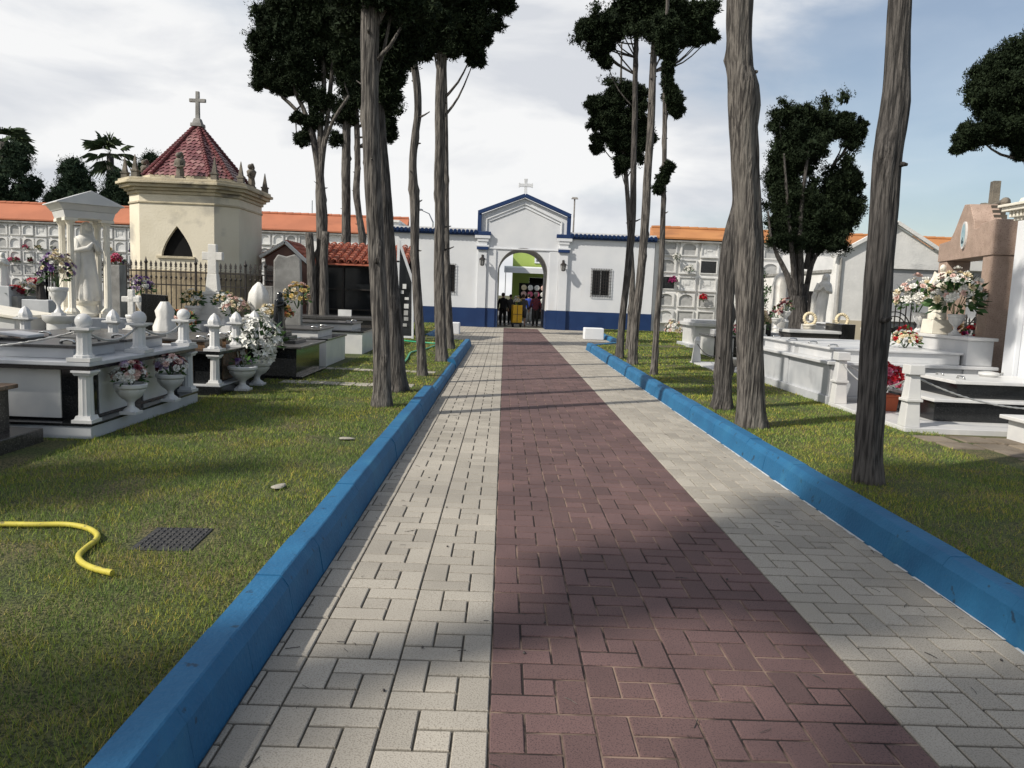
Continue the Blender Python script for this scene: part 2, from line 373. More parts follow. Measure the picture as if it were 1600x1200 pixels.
for nm_, runs in (('a', [((-.96,-3),(-.96,11.4),.205),((-.97,11.4),(-.97,16.2),.115),((-.96,16.2),(-.96,23.5),.19),((-.97,23.55),(-2.43,25.75),.12),((-2.43,25.8),(-2.43,36.3),.15)]),
                  ('b', [((2.525,23.5),(2.525,-3),.205),((3.9,25.9),(2.54,23.52),.15),((3.9,36.3),(3.9,25.95),.15)])):
    kb = MB()
    for i, (p, q, h) in enumerate(runs): kerb_run(kb, p, q, -1, h, seed=i)
    tag(kb.build('kerb', M['kerb_blue']), kind='structure')
mb = MB(); r_ = random.Random(4)   # lime mortar smeared along the foot of the right kerb
y = -2.0
while y < 23:
    l = r_.uniform(.05,.16); a, b = r_.uniform(.006,.026), r_.uniform(.006,.026)
    mb.add([(2.53,y,.003),(2.53,y+l,.003),(2.53-b,y+l,.003),(2.53-a,y,.003)],[(0,1,2,3)]); y += l + (r_.uniform(.02,.2) if r_.random() < .2 else 0)
tag(mb.build('mortar', M['plaque_white']), kind='structure')
# thin paths of worn concrete across the left lawn, flagstones by the tombs on the right
for (x0, x1, y, wd) in ((-3.4, -1.35, 11.85, .32), (-3.3, -1.2, 14.0, .26)):
    mb = MB(); n = 9
    for i in range(n):
        a = x0 + (x1 - x0) * i / n; b = x0 + (x1 - x0) * (i + 1) / n - .015
        j = random.uniform(-.03, .03)
        mb.box(a, b, y - wd/2 + j, y + wd/2 + j, .10, GZ + .014 + random.uniform(-.003, .003))
    tag(mb.build('path', M['concrete'], bevel=.008), kind='structure')
mb = MB()
for i in range(9):
    for j in range(8):
        x, y = 5.05 + i * .42 + random.uniform(-.04, .04), 5.9 + j * .4 + random.uniform(-.03, .03)
        if y > 8.9 or (x < 6.2 - (y - 5.5) * .45): continue
        mb.cbox(x, y, .10, .37, .35, .032 + random.uniform(-.006, .006), .96)
tag(mb.build('path', M['flagstone'], bevel=.01), kind='structure')

def grass_mesh():
    V = []; Fc = 0
    zones = [  # x0,x1,y0,y1, per m2, height, width
        (-3.7,-1.14,1.6,4.2,8000,.030,.0034), (2.70,4.4,1.6,4.6,6500,.028,.0036),
        (-5.4,-1.14,4.2,7.2,4300,.029,.0048), (2.70,6.0,4.6,8.0,3600,.028,.0052),
        (-3.8,-1.14,7.2,11.0,2500,.029,.0075), (2.70,5.3,8.0,12.0,2200,.029,.008),
        (-3.7,-1.14,11.0,17,1000,.027,.014), (2.70,5.3,12,17,1000,.027,.014),
        (-4.2,-1.14,17,24,400,.032,.022), (2.70,7.8,17,24,360,.032,.024), (-5.4,-2.5,24,36,170,.04,.04), (4.0,8.4,25,36,170,.04,.04)]
    block = [(-7,-3.77,7.0,9.7),(-8,-3.70,10.1,12.0),(-8,-3.2,12.1,14.1),(-8,-3.1,14.2,20),(4.93,9,9.3,17),(-8,-3.78,4.6,6.9),(5.3,9,7.4,12),(-2.09,-1.64,4.12,4.52)]
    out = []
    for x0,x1,y0,y1,dn,h,wd in zones:
        n = int((x1-x0)*(y1-y0)*dn)
        x = rng.uniform(x0,x1,n); y = rng.uniform(y0,y1,n)
        keep = np.ones(n, bool)
        for a,b,c,d in block: keep &= ~((x>a)&(x<b)&(y>c)&(y<d))
        # worn thin patches
        th = np.array([noise.noise((a*1.3, b*1.3, 3.1)) for a, b in zip(x, y)])
        keep &= (th > -.25) | (rng.random(n) < .45)
        if x1 > 4.5 and y0 < 9: keep &= (y > 8.95) | (x < 5.1 - (y - 5.9) * .1)
        x, y, th = x[keep], y[keep], th[keep]; n = len(x)
        a = rng.uniform(0, 2*PI, n); hh = h*rng.uniform(.45,1.25,n)*(1+.35*th); lean = hh*rng.uniform(.2,1.1,n); la = rng.uniform(0,2*PI,n)
        ww = wd*rng.uniform(.6,1.2,n)*.5
        p = np.zeros((n,3,3))
        p[:,0,0]=x-np.cos(a)*ww; p[:,0,1]=y-np.sin(a)*ww; p[:,0,2]=GZ-.004
        p[:,1,0]=x+np.cos(a)*ww; p[:,1,1]=y+np.sin(a)*ww; p[:,1,2]=GZ-.004
        p[:,2,0]=x+np.cos(la)*lean; p[:,2,1]=y+np.sin(la)*lean; p[:,2,2]=GZ+hh
        out.append(p.reshape(-1,3))
    v = np.concatenate(out).astype(np.float32); n = len(v)//3
    return tris('grass', v, n)
def tris(name, v, n):
    me = bpy.data.meshes.new(name)
    me.vertices.add(n*3); me.vertices.foreach_set('co', v.ravel())
    me.loops.add(n*3); me.loops.foreach_set('vertex_index', np.arange(n*3, dtype=np.int32))
    me.polygons.add(n); me.polygons.foreach_set('loop_start', np.arange(0, n*3, 3, dtype=np.int32)); me.polygons.foreach_set('loop_total', np.full(n, 3, dtype=np.int32))
    me.update(calc_edges=True); me.validate()
    return me
mb = MB(); r_ = random.Random(17)
for i in range(150):
    y = 2.2 + 14*r_.random()**1.6; x = r_.choice((r_.uniform(-.93,2.4), r_.uniform(-.93,-.5), r_.uniform(2.0,2.48))); a = r_.uniform(0, PI); l = r_.uniform(.008,.035); k = r_.uniform(-.5,.5)
    mb.tube([(x,y,.004),(x+l*math.cos(a),y+l*math.sin(a),.006),(x+l*(math.cos(a)+math.cos(a+k)),y+l*(math.sin(a)+math.sin(a+k)),.004)], r_.uniform(.001,.0022), 4)
    if i % 4 == 0: mb.ball((x+.3,y,.006), .007, 6, 4, (1,1.3,.7)) if x < 2.1 else None
tag(mb.build('fallen_twigs', M['bark_dark']), kind='stuff')
tag(link('grass', grass_mesh(), M['grass']), kind='stuff')

# ------------------------------------------------------------------ trees
def unit(n):
    d = rng.normal(size=(n,3)); return d / np.linalg.norm(d, axis=1, keepdims=True)
def foliage(clumps, leaf=.085, tufts=12, per=22, core=.6, squash=.9, wide=.5):
    leaf *= .62; per = int(per * 1.35)
    out = []
    for c, r in clumps:
        c = np.array(c)
        td = unit(tufts); tc = c + td * r * rng.uniform(.35,1.0,(tufts,1)) * np.array([1,1,squash])
        n = tufts * per
        t = np.repeat(tc, per, axis=0); rt = r * rng.uniform(.28,.56,(tufts,1)).repeat(per, axis=0)
        d = unit(n); b = t + d * rt * rng.uniform(.45,.95,(n,1))
        ax = d * .6 + unit(n) * .7 + np.array([0,0,.25]); ax /= np.linalg.norm(ax, axis=1, keepdims=True)
        sd_ = np.cross(ax, unit(n)); sd_ /= (np.linalg.norm(sd_, axis=1, keepdims=True) + 1e-6)
        ln = leaf * rng.uniform(.55,1.25,(n,1)) * np.where(rng.random((n,1)) < .08, 1.5, 1.0)
        p = np.stack([b - sd_*ln*wide*.5, b + sd_*ln*wide*.5, b + ax*ln], axis=1)
        out.append(p.reshape(-1,3))
        if core:   # larger filler faces added inside the clump so light does not pass through
            k = 46; q = c + unit(k) * r * core * rng.uniform(.3,1.,(k,1)); s = r * .34
            a1 = unit(k); a2 = np.cross(a1, unit(k)); a2 /= (np.linalg.norm(a2, axis=1, keepdims=True)+1e-6)
            out.append(np.stack([q - a1*s*.6 - a2*s*.5, q + a1*s*.6 - a2*s*.4, q + a2*s*.8], axis=1).reshape(-1,3))
    v = np.concatenate(out).astype(np.float32)
    return tris('crown', v, len(v)//3)
def smooth_path(pts, rads, step=.14):
    """Hermite curve with tangents scaled to the chord lengths, so uneven spacing never overshoots"""
    P, Q = [], []
    n = len(pts); T = [0.0]
    for i in range(n - 1): T.append(T[-1] + max(1e-4, (pts[i+1] - pts[i]).length))
    tan = [(pts[min(i+1,n-1)] - pts[max(i-1,0)]) / (T[min(i+1,n-1)] - T[max(i-1,0)]) for i in range(n)]
    for i in range(n - 1):
        L_ = T[i+1] - T[i]; k = max(1, int(L_ / step)); p1, p2 = pts[i], pts[i+1]; m1, m2 = tan[i] * L_, tan[i+1] * L_
        for j in range(k):
            t = j / k; a, b = t*t, t*t*t
            P.append(p1*(2*b-3*a+1) + m1*(b-2*a+t) + p2*(-2*b+3*a) + m2*(b-a)); Q.append(rads[i]*(1-t)+rads[i+1]*t)
    P.append(pts[-1]); Q.append(rads[-1])
    return P, Q
def trunk_mesh(mb, pts, rads, seed=0, n=40, flute=.11, knots=9, flare=.45, base_z=GZ, step=.09):
    P, Q = smooth_path(pts, rads, step); r_ = random.Random(seed)
    kn = [(r_.uniform(.3, P[-1].z), r_.uniform(0, 2*PI), r_.uniform(.05,.13)) for _ in range(knots)]
    vs, fs = [], []
    for i, (p, r) in enumerate(zip(P, Q)):
        for k in range(n):
            a = 2*PI*k/n; ca, sa = math.cos(a), math.sin(a)
            f = 1 + flute * noise.noise((ca*1.6, sa*1.6, p.z*.30 + seed*7.3)) * 1.6 + flute*.75 * noise.noise((ca*4.5, sa*4.5, p.z*.45 + seed*3.1)) + .05*noise.noise((ca*3, sa*3, p.z*3 + seed)) + .075*noise.noise((ca*9 + 2*noise.noise((ca,sa,p.z*.8)), sa*9, p.z*.9 + seed)) + .03*noise.noise((ca*5, sa*5, p.z*9 + seed))
            f += flare * math.exp(-max(0, p.z - base_z) / .13) * (.75 + .85*noise.noise((ca*2, sa*2, seed))) 
            for kz, ka, kr in kn:
                da = (a - ka + PI) % (2*PI) - PI; dz = p.z - kz
                f += .34 * math.exp(-(da*da*r*r*2.2 + dz*dz) / (kr*kr*.7))
            vs.append((p.x + ca*r*f, p.y + sa*r*f, p.z))
    m = len(P)
    for i in range(m - 1):
        for k in range(n):
            k2 = (k+1) % n; fs.append((i*n+k, i*n+k2, (i+1)*n+k2, (i+1)*n+k))
    fs.append(tuple(range(n-1,-1,-1))); fs.append(tuple((m-1)*n+k for k in range(n)))
    mb.add(vs, fs)
    for q in range(knots):   # broken twig stubs
        i = r_.randrange(int(m*.12), m - 1); a = r_.uniform(0, 2*PI); p, r = P[i], Q[i]; d = Vector((math.cos(a), math.sin(a), r_.uniform(-.2,.5)))
        l = r_.uniform(.02,.07) if r_.random() < .75 else r_.uniform(.1,.22); w_ = min(r*.22, r_.uniform(.008,.022))
        mb.tube([p + d*r*.8, p + d*(r + l*.5), p + d*(r+l) + Vector((0,0,r_.uniform(-.01,.02)))], [w_*1.5, w_, w_*.6], 6)
def in_ell(ells, Y, dens, cr, deep=.85, seed=0):
    """clumps filling ellipsoids whose outlines were measured as (px, py, rx, ry[, dY])"""
    r_ = random.Random(seed); out = []
    ells = list(ells); bridge = []
    for i, e in enumerate(ells):     # boughs between neighbouring masses of foliage
        near = sorted((f for f in ells if f is not e), key=lambda f: math.hypot(f[0]-e[0], f[1]-e[1]) - f[2])[:2]
        for f in near:
            if math.hypot(f[0]-e[0], f[1]-e[1]) < 2.2*(e[2]+f[2]):
                t = r_.uniform(.4,.6); bridge.append((e[0]*(1-t)+f[0]*t, e[1]*(1-t)+f[1]*t, .42*(e[2]+f[2]), .38*(e[3]+f[3])))
    ells += bridge
    for e in ells:
        px, py, rx, ry = e[:4]; y = Y + (e[4] if len(e) > 4 else 0)
        c = at(px, py, y); k = y / F_PX; a, b = rx*k, ry*k
        vol = a*b*a*deep
        cc = min(cr*.78, .5*min(a,b)) if min(a,b) > .12 else min(a,b)*.7
        n = max(4, int(2.6 * dens * (a*b*a) ** (2/3) / (cc*cc)))
        for _ in range(int(n*.95)):
            while True:
                q = Vector((r_.uniform(-1,1), r_.uniform(-1,1), r_.uniform(-1,1)))
                if .2 < q.length <= 1: break
            lump = .86 + .95*noise.noise(q.normalized()*2.1 + Vector((e[0]*.13, e[1]*.17, seed)))
            q *= lump
            ra, rb = max(a*.75, a - cc*.8), max(b*.75, b - cc*.8)
            out.append((c + Vector((q.x*ra, q.y*ra*deep, q.z*rb)), cc*r_.uniform(.6,1.15)))
    return out
def tree(name, label, Y, path, ells, cat='tree', group=None, seed=0, dens=1.5, cr=.42, leaf=.085, top=None, mat='bark', limbs=8, per=22, flute=.11, knots=9, flare=.45, extra=None, rext=1.15):
    """path: (px, py, width px) from the foot upwards; ells: crown outline"""
    pts = [at(px, py, Y) for px, py, _ in path]; rads = [wd*.43*Y/F_PX for _,_,wd in path]
    base = pts[0].copy(); base.z = GZ
    pts[0].z = GZ - .06
    if top:
        p = pts[-1]; q = pts[-2]; d = (p - q).normalized()
        t2 = p + Vector((d.x*.3, 0, 1)).normalized() * max(.3, (top - p.z)); pts.append(t2); rads.append(rads[-1]*.35)
    root = thing(name, label, cat, base, 0, group)
    mb = MB(); trunk_mesh(mb, [p - Vector((base.x, base.y, 0)) for p in pts], rads, seed, flute=flute, knots=knots, flare=flare, base_z=GZ)
    mb.move(0, 0, -GZ)
    cl = in_ell(ells, Y, dens, cr, seed=seed) if ells else []
    if extra: cl += extra
    if limbs and cl:
        r_ = random.Random(seed + 5); tp, tr = smooth_path(pts, rads, .3)
        for c, r in r_.sample(cl, min(limbs, len(cl))):
            # limb leaves the trunk below the clump and curves up into it
            lz = c.z - r_.uniform(.35, 1.1); j = min(range(len(tp)), key=lambda i: abs(tp[i].z - lz))
            a = tp[j]; mid = a.lerp(c, .55) + Vector((0, 0, -.12 * (c - a).length))
            lp = [p - base for p in (a, mid, c)]; lr = [max(.02, tr[j]*.33), max(.015, tr[j]*.22), .01]
            P_, Q_ = smooth_path(lp, lr, .2); mb.tube(P_, Q_, 6)
            for t in (.62, .8):
                if r > .2: cl.append((a.lerp(c, t) + Vector((r_.uniform(-.1,.1), r_.uniform(-.1,.1), r_.uniform(-.05,.15))), r*r_.uniform(.4,.6)))
    mb.build('trunk', M[mat], root, smooth=180)
    if cl:
        me = foliage([(c - base, r) for c, r in cl], leaf, per=per)
        link('crown', me, M['cypress'], root)
    return root
LROW = 'old cypresses along the left kerb'; RROW = 'old cypresses along the right kerb'
tree('cypress_tree', 'thick straight cypress trunk nearest the viewer on the left lawn, its left side sunlit', 9.7,
     [(597,634,33),(597,600,31),(594,500,31),(588,400,31),(584,320,31),(580,240,30),(577,150,29),(577,60,30),(578,0,30)],
     [(600,-60,90,70),(560,-20,60,40),(640,10,50,35),(530,-120,70,60),(625,-140,90,70)], group=LROW, seed=1, top=13.5, dens=1.3, cr=.4)
tree('cypress_tree', 'leaning dark cypress trunk close behind the thick trunk on the left lawn', 11.2,
     [(622,611,32),(620,580,30),(615,500,29),(608,420,28),(602,340,27),(596,260,26),(591,190,24),(588,100,22),(590,0,20)],
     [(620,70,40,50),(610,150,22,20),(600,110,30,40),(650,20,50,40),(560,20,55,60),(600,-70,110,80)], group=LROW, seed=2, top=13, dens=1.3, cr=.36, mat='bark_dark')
tree('cypress_tree', 'thin crooked cypress trunk with a kink halfway up, left of the fluted trunk', 13.4,
     [(660,587,17),(658,550,16),(653,480,17),(650,430,16),(648,390,15),(648,345,16),(647,306,17),(645,260,14),(648,215,13),(653,175,13),(651,130,13),(645,90,13),(642,60,12)],
     [(650,40,35,35),(690,35,30,30),(635,0,45,40),(690,-60,80,60),(660,80,22,14)], group=LROW, seed=3, top=13, dens=1.3, cr=.36, knots=14, flute=.08)
tree('cypress_tree', 'tall fluted cypress trunk with a bushy crown, right of the crooked trunk', 16.3,
     [(691,566,18),(689,520,18),(687,450,18),(686,400,17),(687,340,17),(686,280,18),(688,220,18),(688,160,18),(690,100,17),(691,60,15)],
     [(720,30,62,50),(745,70,25,22),(742,97,14,10),(700,75,30,25),(668,50,30,36),(790,5,26,12),(770,40,22,16),(700,-50,100,70),(765,-30,50,36)], group=LROW, seed=4, top=15, dens=1.35, cr=.4, flute=.2, limbs=14)
tree('cypress_tree', 'slim cypress trunk half hidden behind the fluted trunk, last on the left lawn', 20,
     [(706,546,12),(703,520,13),(700,470,12),(698,400,11),(697,300,10),(695,150,9),(693,60,8)],
     [(715,10,40,50),(690,-40,50,50)], group=LROW, seed=5, top=15, dens=1.2, cr=.45, limbs=4)
# the broad many-limbed cypress in front of the tiled porch
def many_limbed(name, label, Y, stem, forks, ells, seed, dens=1.5, cr=.42, leaf=.085, mat='bark', stubs=(), group=None, per=22):
    base = at(stem[0][0], stem[0][1], Y); base.z = GZ
    root = thing(name, label, 'tree', base, 0, group)
    mb = MB(); off = Vector((base.x, base.y, GZ))
    pts = [at(a, b, Y) for a, b, _ in stem]; pts[0].z = GZ - .05
    trunk_mesh(mb, [p - off for p in pts], [wd*.5*Y/F_PX for *_, wd in stem], seed, n=16, base_z=0, knots=4)
    r_ = random.Random(seed)
    for fk in forks:
        dy = r_.uniform(-.9, .9)
        pts = [at(a, b, Y + dy * i / len(fk)) for i, (a, b, _) in enumerate(fk)]
        P_, Q_ = smooth_path([p - off for p in pts], [wd*.5*Y/F_PX for *_, wd in fk], .2); mb.tube(P_, Q_, 8)
    for sb in stubs:
        pts = [at(a, b, Y - .25) for a, b, _ in sb]; pts[0].z = GZ - .03
        trunk_mesh(mb, [p - off for p in pts], [wd*.5*Y/F_PX for *_, wd in sb], seed + 9, n=14, base_z=0, knots=3)
    cl = in_ell(ells, Y, dens, cr, seed=seed)
    # twigs from the limb ends out to clumps
    tw = mb; ends = [at(*fk[k][:2], Y) for fk in forks for k in (-1, -2)]
    for c, r in r_.sample(cl, min(70, len(cl))):
        e = min(ends, key=lambda p: (p - c).length + (2 if p.z > c.z else 0)); m = e.lerp(c, .5) + Vector((0,0,-.1*(e-c).length))
        tw.tube([e - off, m - off, c - off], [.03, .02, .008], 5)
    mb.build('trunk', M[mat], root, smooth=180)
    link('crown', foliage([(c - off, r) for c, r in cl], leaf, per=per), M['cypress'], root)
    return root
many_limbed('cypress_tree', 'broad cypress with many spreading limbs and a big dark crown before the tiled porch', 21.5,
    [(497,492,22),(499,450,19),(503,400,16),(503,340,17),(501,300,15),(500,255,8)],
    [[(501,330,12),(499,280,11),(490,225,8),(478,180,7),(455,130,6),(435,80,4)],[(501,315,12),(500,265,11),(501,200,9),(506,140,8),(503,60,6),(500,0,4)],[(501,320,12),(500,270,11),(490,210,7),(482,150,6),(470,90,5),(460,20,4)],
     [(501,315,12),(501,265,11),(510,200,7),(516,140,7),(522,80,5),(530,10,4)],[(495,240,6),(476,190,5),(452,160,4),(425,140,3),(405,130,2)],[(498,250,6),(484,200,5),(462,172,4),(440,152,3)],[(503,240,6),(520,190,5),(545,150,4)]],
    [(440,35,58,55),(412,75,32,42),(406,128,20,16),(460,95,48,45),(510,60,50,70),(480,0,70,40),(545,95,32,55),(440,-30,60,40),(520,-60,80,50),(540,20,45,50),(473,217,17,14),(505,160,26,30),(452,140,22,16)],
    11, dens=1.55, cr=.42, stubs=[[(487,490,18),(487,440,15),(485,400,14),(483,364,12)],[(507,490,17),(506,440,14),(506,400,13),(509,362,12)]], group=LROW)
tree('cypress_tree', 'straight cypress trunk rising behind the tiled porch roof, left of its crooked neighbour', 28.5,
     [(541,480,17),(541,400,16),(541,330,15),(541,260,15),(542,200,14),(542,150,13),(543,90,10)],
     [(545,110,40,45),(525,216,14,13),(560,150,28,30),(545,40,45,50)], group='cypresses behind the tiled porch', seed=7, top=14, dens=1.3, cr=.5, leaf=.12)
tree('cypress_tree', 'crooked cypress trunk with a swelling near the roof, behind the tiled porch', 28.5,
     [(566,480,15),(566,375,14),(560,330,12),(557,300,13),(559,260,11),(558,200,10),(555,140,9)],
     [(607,168,22,22),(607,212,18,14),(585,130,35,40),(615,100,28,30),(590,60,45,45),(625,60,25,40)], group='cypresses behind the tiled porch', seed=8, top=14, dens=1.3, cr=.5, leaf=.12, limbs=12)
# right row
tree('cypress_tree', 'slender dark cypress trunk, left one of three beside the right kerb', 19.2,
     [(967,561,15),(972,500,13),(979,440,12),(985,380,12),(989,334,11),(990,255,10),(992,170,9),(993,90,8)],
     [(925,62,34,24),(945,95,16,14),(955,35,40,24),(985,30,45,35),(915,40,16,12)], group=RROW, seed=21, top=12, dens=1.5, cr=.4, limbs=12, mat='bark_dark')
tree('cypress_tree', 'straight cypress trunk leaning right, middle one of three beside the right kerb', 17.4,
     [(987,571,17),(991,520,15),(998,460,15),(1004,400,15),(1009,334,15),(1012,270,14),(1017,198,13),(1020,113,12),(1023,60,11)],
     [(1020,30,50,45),(1075,25,42,26),(1112,58,10,8),(1090,60,22,14),(1055,55,30,20),(1040,80,12,14),(1000,0,50,36),(1110,15,20,20)], group=RROW, seed=22, top=12, dens=1.5, cr=.4, limbs=12)
tree('cypress_tree', 'thinnest cypress trunk with leafy tufts on its stem, beside the right kerb', 15.1,
     [(1021,588,13),(1024,540,11),(1028,480,11),(1033,420,10),(1036,334,9),(1038,255,8),(1039,170,8),(1040,85,7)],
     [(1043,262,10,16),(1030,296,9,10),(1050,158,20,18),(1044,125,8,12),(1044,95,10,14),(1058,175,12,10),(1045,45,30,26)], group=RROW, seed=23, top=10.5, dens=2.2, cr=.15, leaf=.075, limbs=7, knots=13)
tree('cypress_tree', 'low crowned cypress behind the three thin trunks, its foliage hanging beside their stems', 22.5,
     [(981,559,11),(985,500,10),(988,440,10),(985,380,9),(980,300,8),(975,240,8),(970,180,6)],
     [(970,140,26,34),(945,165,24,20),(965,200,34,28),(995,190,22,40),(925,163,12,12),(985,240,26,26),(968,262,14,14),(932,232,16,10),(1000,150,16,24),(1015,215,14,26),(930,195,16,14)],
     group=RROW, seed=24, top=8.7, dens=1.6, cr=.40, leaf=.085, limbs=18)
tree('cypress_tree', 'thickest gnarled cypress trunk with deep ridged bark and a burl, on the right lawn', 9.1,
     [(1173,670,50),(1172,620,46),(1171,540,47),(1170,460,49),(1169,400,50),(1166,330,46),(1163,260,44),(1160,200,46),(1161,165,52),(1160,135,52),(1156,105,42),(1154,60,40),(1155,0,42)],
     [(1200,-160,150,80),(1120,-180,110,60)], group=RROW, seed=31, top=12.5, limbs=0, dens=1.0, cr=.5, flute=.17, knots=16, flare=.28)
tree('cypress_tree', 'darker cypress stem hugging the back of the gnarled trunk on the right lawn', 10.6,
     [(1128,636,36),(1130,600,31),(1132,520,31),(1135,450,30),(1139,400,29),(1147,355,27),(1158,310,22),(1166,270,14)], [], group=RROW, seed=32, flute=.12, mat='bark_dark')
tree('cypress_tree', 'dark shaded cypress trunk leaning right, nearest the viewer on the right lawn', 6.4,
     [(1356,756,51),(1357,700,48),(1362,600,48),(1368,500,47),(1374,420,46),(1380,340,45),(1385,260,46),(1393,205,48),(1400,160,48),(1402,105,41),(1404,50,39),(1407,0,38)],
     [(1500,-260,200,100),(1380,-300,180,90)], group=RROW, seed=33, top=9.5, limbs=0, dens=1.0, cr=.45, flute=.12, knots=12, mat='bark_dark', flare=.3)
many_limbed('cypress_tree', 'small round cypress with several bare stems among the graves on the right', 21,
    [(1245,545,30),(1246,510,26),(1248,480,26),(1247,462,26)],
    [[(1240,475,12),(1230,430,9),(1215,400,7),(1205,370,4),(1200,330,3)],[(1244,470,12),(1240,420,9),(1236,380,8),(1230,310,5),(1225,240,3)],[(1250,470,11),(1252,420,9),(1250,370,8),(1255,300,6),(1265,220,4)],
     [(1254,480,11),(1264,430,9),(1270,395,8),(1285,330,5),(1300,260,3)],[(1262,440,7),(1275,400,6),(1300,380,4),(1325,360,2)],[(1258,420,7),(1272,360,6),(1300,310,4),(1325,280,2)],[(1248,440,7),(1244,380,6),(1240,330,4)]],
    [(1225,185,26,32),(1290,180,32,38),(1255,240,50,50),(1335,215,20,22),(1215,260,30,50),(1320,275,28,40),(1230,320,42,50),(1285,320,46,45),(1330,330,25,28),(1215,370,24,30),(1300,375,40,26),(1250,370,40,26),(1345,200,12,16),(1340,292,12,14)],
    41, dens=2.0, cr=.36, leaf=.08, mat='bark_dark', stubs=[[(1268,545,14),(1268,500,13),(1268,475,13),(1267,455,10)]])
tree('cypress_tree', 'wide bushy cypress crown reaching in from beyond the white pantheon at the right edge', 15.5,
     [(1640,560,30),(1635,450,28),(1625,330,24),(1615,250,20),(1600,180,16)],
     [(1580,130,62,56),(1620,90,60,60),(1545,155,40,40),(1520,210,34,28),(1570,195,50,34),(1500,232,14,9),(1620,200,50,36),(1600,240,16,14),(1550,105,36,28),(1655,150,50,60)], seed=51, dens=1.7, cr=.36, leaf=.075, per=28)
# trees beside and behind the viewer whose shade falls over the near path and lawns
def shade_tree(x, y, base_z, top_z, rad, label, seed, n=60):
    root = thing('cypress_tree', label, 'tree', (x, y, GZ), 0, 'cypresses beside the viewer')
    mb = MB(); trunk_mesh(mb, [Vector((0,0,-.05)), Vector((.05,.03,base_z*.5)), Vector((0,0,base_z)), Vector((.1,0,top_z-1))], [.2,.17,.15,.05], seed, n=14, base_z=0)
    mb.build('trunk', M['bark'], root, smooth=180)
    r_ = random.Random(seed); cl = []
    for _ in range(n):
        t = r_.random(); z = base_z + (top_z - base_z) * t; rr = rad * math.sin(PI * min(1, .18 + t * .8)) ; a = r_.uniform(0, 2*PI); q = math.sqrt(r_.random())
        cl.append((Vector((rr*q*math.cos(a), rr*q*math.sin(a), z)), r_.uniform(.4,.7)))
    link('crown', foliage(cl, .1), M['cypress'], root)
shade_tree(-12.3, -3.7, 13.5, 20.5, 1.35, 'tallest cypress outside the frame, behind the viewer on the left', 61, 85)
shade_tree(-14.2, -4.7, 14.9, 17.1, 0.60, 'tall slim cypress outside the frame, behind the viewer on the left', 62, 20)
shade_tree(-12.2, -6.3, 12.6, 19.4, 1.15, 'tall cypress outside the frame, well behind the viewer', 63, 80)
shade_tree(-17.6, 0.3, 10.8, 15.2, 1.20, 'cypress outside the frame beyond the dark tomb on the left', 64, 50)
shade_tree(-16.2, -2.0, 11.9, 14.1, 0.50, 'slim cypress outside the frame to the far left of the viewer', 65, 14)
shade_tree(-15.3, -5.5, 11.8, 14.2, 0.80, 'bushy cypress outside the frame behind the viewer on the far left', 66, 24)
shade_tree(-12.6, -6.5, 12.4, 17.6, .62, 'slim cypress outside the frame, farthest behind the viewer', 67, 36)
# dark evergreens and palms beyond the niche wall
def far_tree(px, py, rx, ry, Y, label, seed):
    c = at(px, py, Y); k = Y / F_PX
    root = thing('evergreen_tree', label, 'tree', (c.x, Y, 0), 0, 'dark evergreens beyond the left niche wall')
    MB().tube([(0,0,-.05),(0,0,c.z)], [.3,.15], 8).build('trunk', M['bark_dark'], root, smooth=180)
    r_ = random.Random(seed); cl = []
    H = c.z + ry*k
    for _ in range(120):
        t = r_.random() ** .8; z = 1.6 + (H - 1.9) * t; rr = rx*k * math.sqrt(max(0, 1 - t**2.2)); a = r_.uniform(0, 2*PI); q = math.sqrt(r_.random())
        cl.append((Vector((rr*q*math.cos(a), rr*q*.8*math.sin(a), z)), r_.uniform(.55,.9)))
    link('crown', foliage(cl, .17, per=18), M['cypress_far'], root)
far_tree(22, 285, 50, 60, 56, 'largest dark evergreen beyond the niche wall at the left edge', 71)
far_tree(115, 295, 40, 42, 56, 'dark evergreen beyond the niche wall, left of the palm', 72)
far_tree(186, 300, 27, 34, 56, 'dark evergreen beyond the niche wall under the palm', 73)
far_tree(236, 290, 22, 48, 60, 'dark evergreen beyond the niche wall peeping behind the chapel roof', 74)
far_tree(82, 320, 12, 18, 62, 'small pale evergreen in the gap beyond the niche wall', 75)
def palm(px, py, Y, label, rf, seed, n=20):
    c = at(px, py, Y)
    root = thing('palm_tree', label, 'palm', (c.x, Y, 0), 0, 'palms beyond the left niche wall')
    MB().tube([(0,0,-.1),(.1,0,c.z*.5),(0,0,c.z)], [.28,.22,.26], 10).build('trunk', M['bark_dark'], root, smooth=180)
    r_ = random.Random(seed); out = []
    for i in range(n):
        a = r_.uniform(0, 2*PI); el = math.asin(r_.uniform(-.75, .98)); ln = rf * r_.uniform(.8, 1.1)
        h = Vector((math.cos(a), math.sin(a), 0)); d = h * math.cos(el) + Vector((0,0,math.sin(el))); sd_ = h.cross(Vector((0,0,1)))
        o_ = Vector((0,0,c.z)); hub = o_ + d*ln*.42 - Vector((0,0,.06*ln))
        out.append((o_ - sd_*.03, o_ + sd_*.03, hub))
        for j in range(11):   # fan of drooping leaf blades
            b = -1.0 + 2.0*j/10; q = (d*math.cos(b) + sd_*math.sin(b)); tip = hub + q*ln*.60*r_.uniform(.8,1.1) + Vector((0,0,-.16*ln - .12*ln*abs(math.sin(b)))); mid = hub + q*ln*.32
            sv = q.cross(Vector((0,0,1))); sv = (sv.normalized() if sv.length > .05 else sd_)*.05
            out.append((hub, mid + sv, tip)); out.append((hub, tip, mid - sv))
    v = np.array([[tuple(p) for p in t] for t in out], dtype=np.float32)
    link('frond', tris('frond', v.reshape(-1,3), len(v)), M['palm'], root)
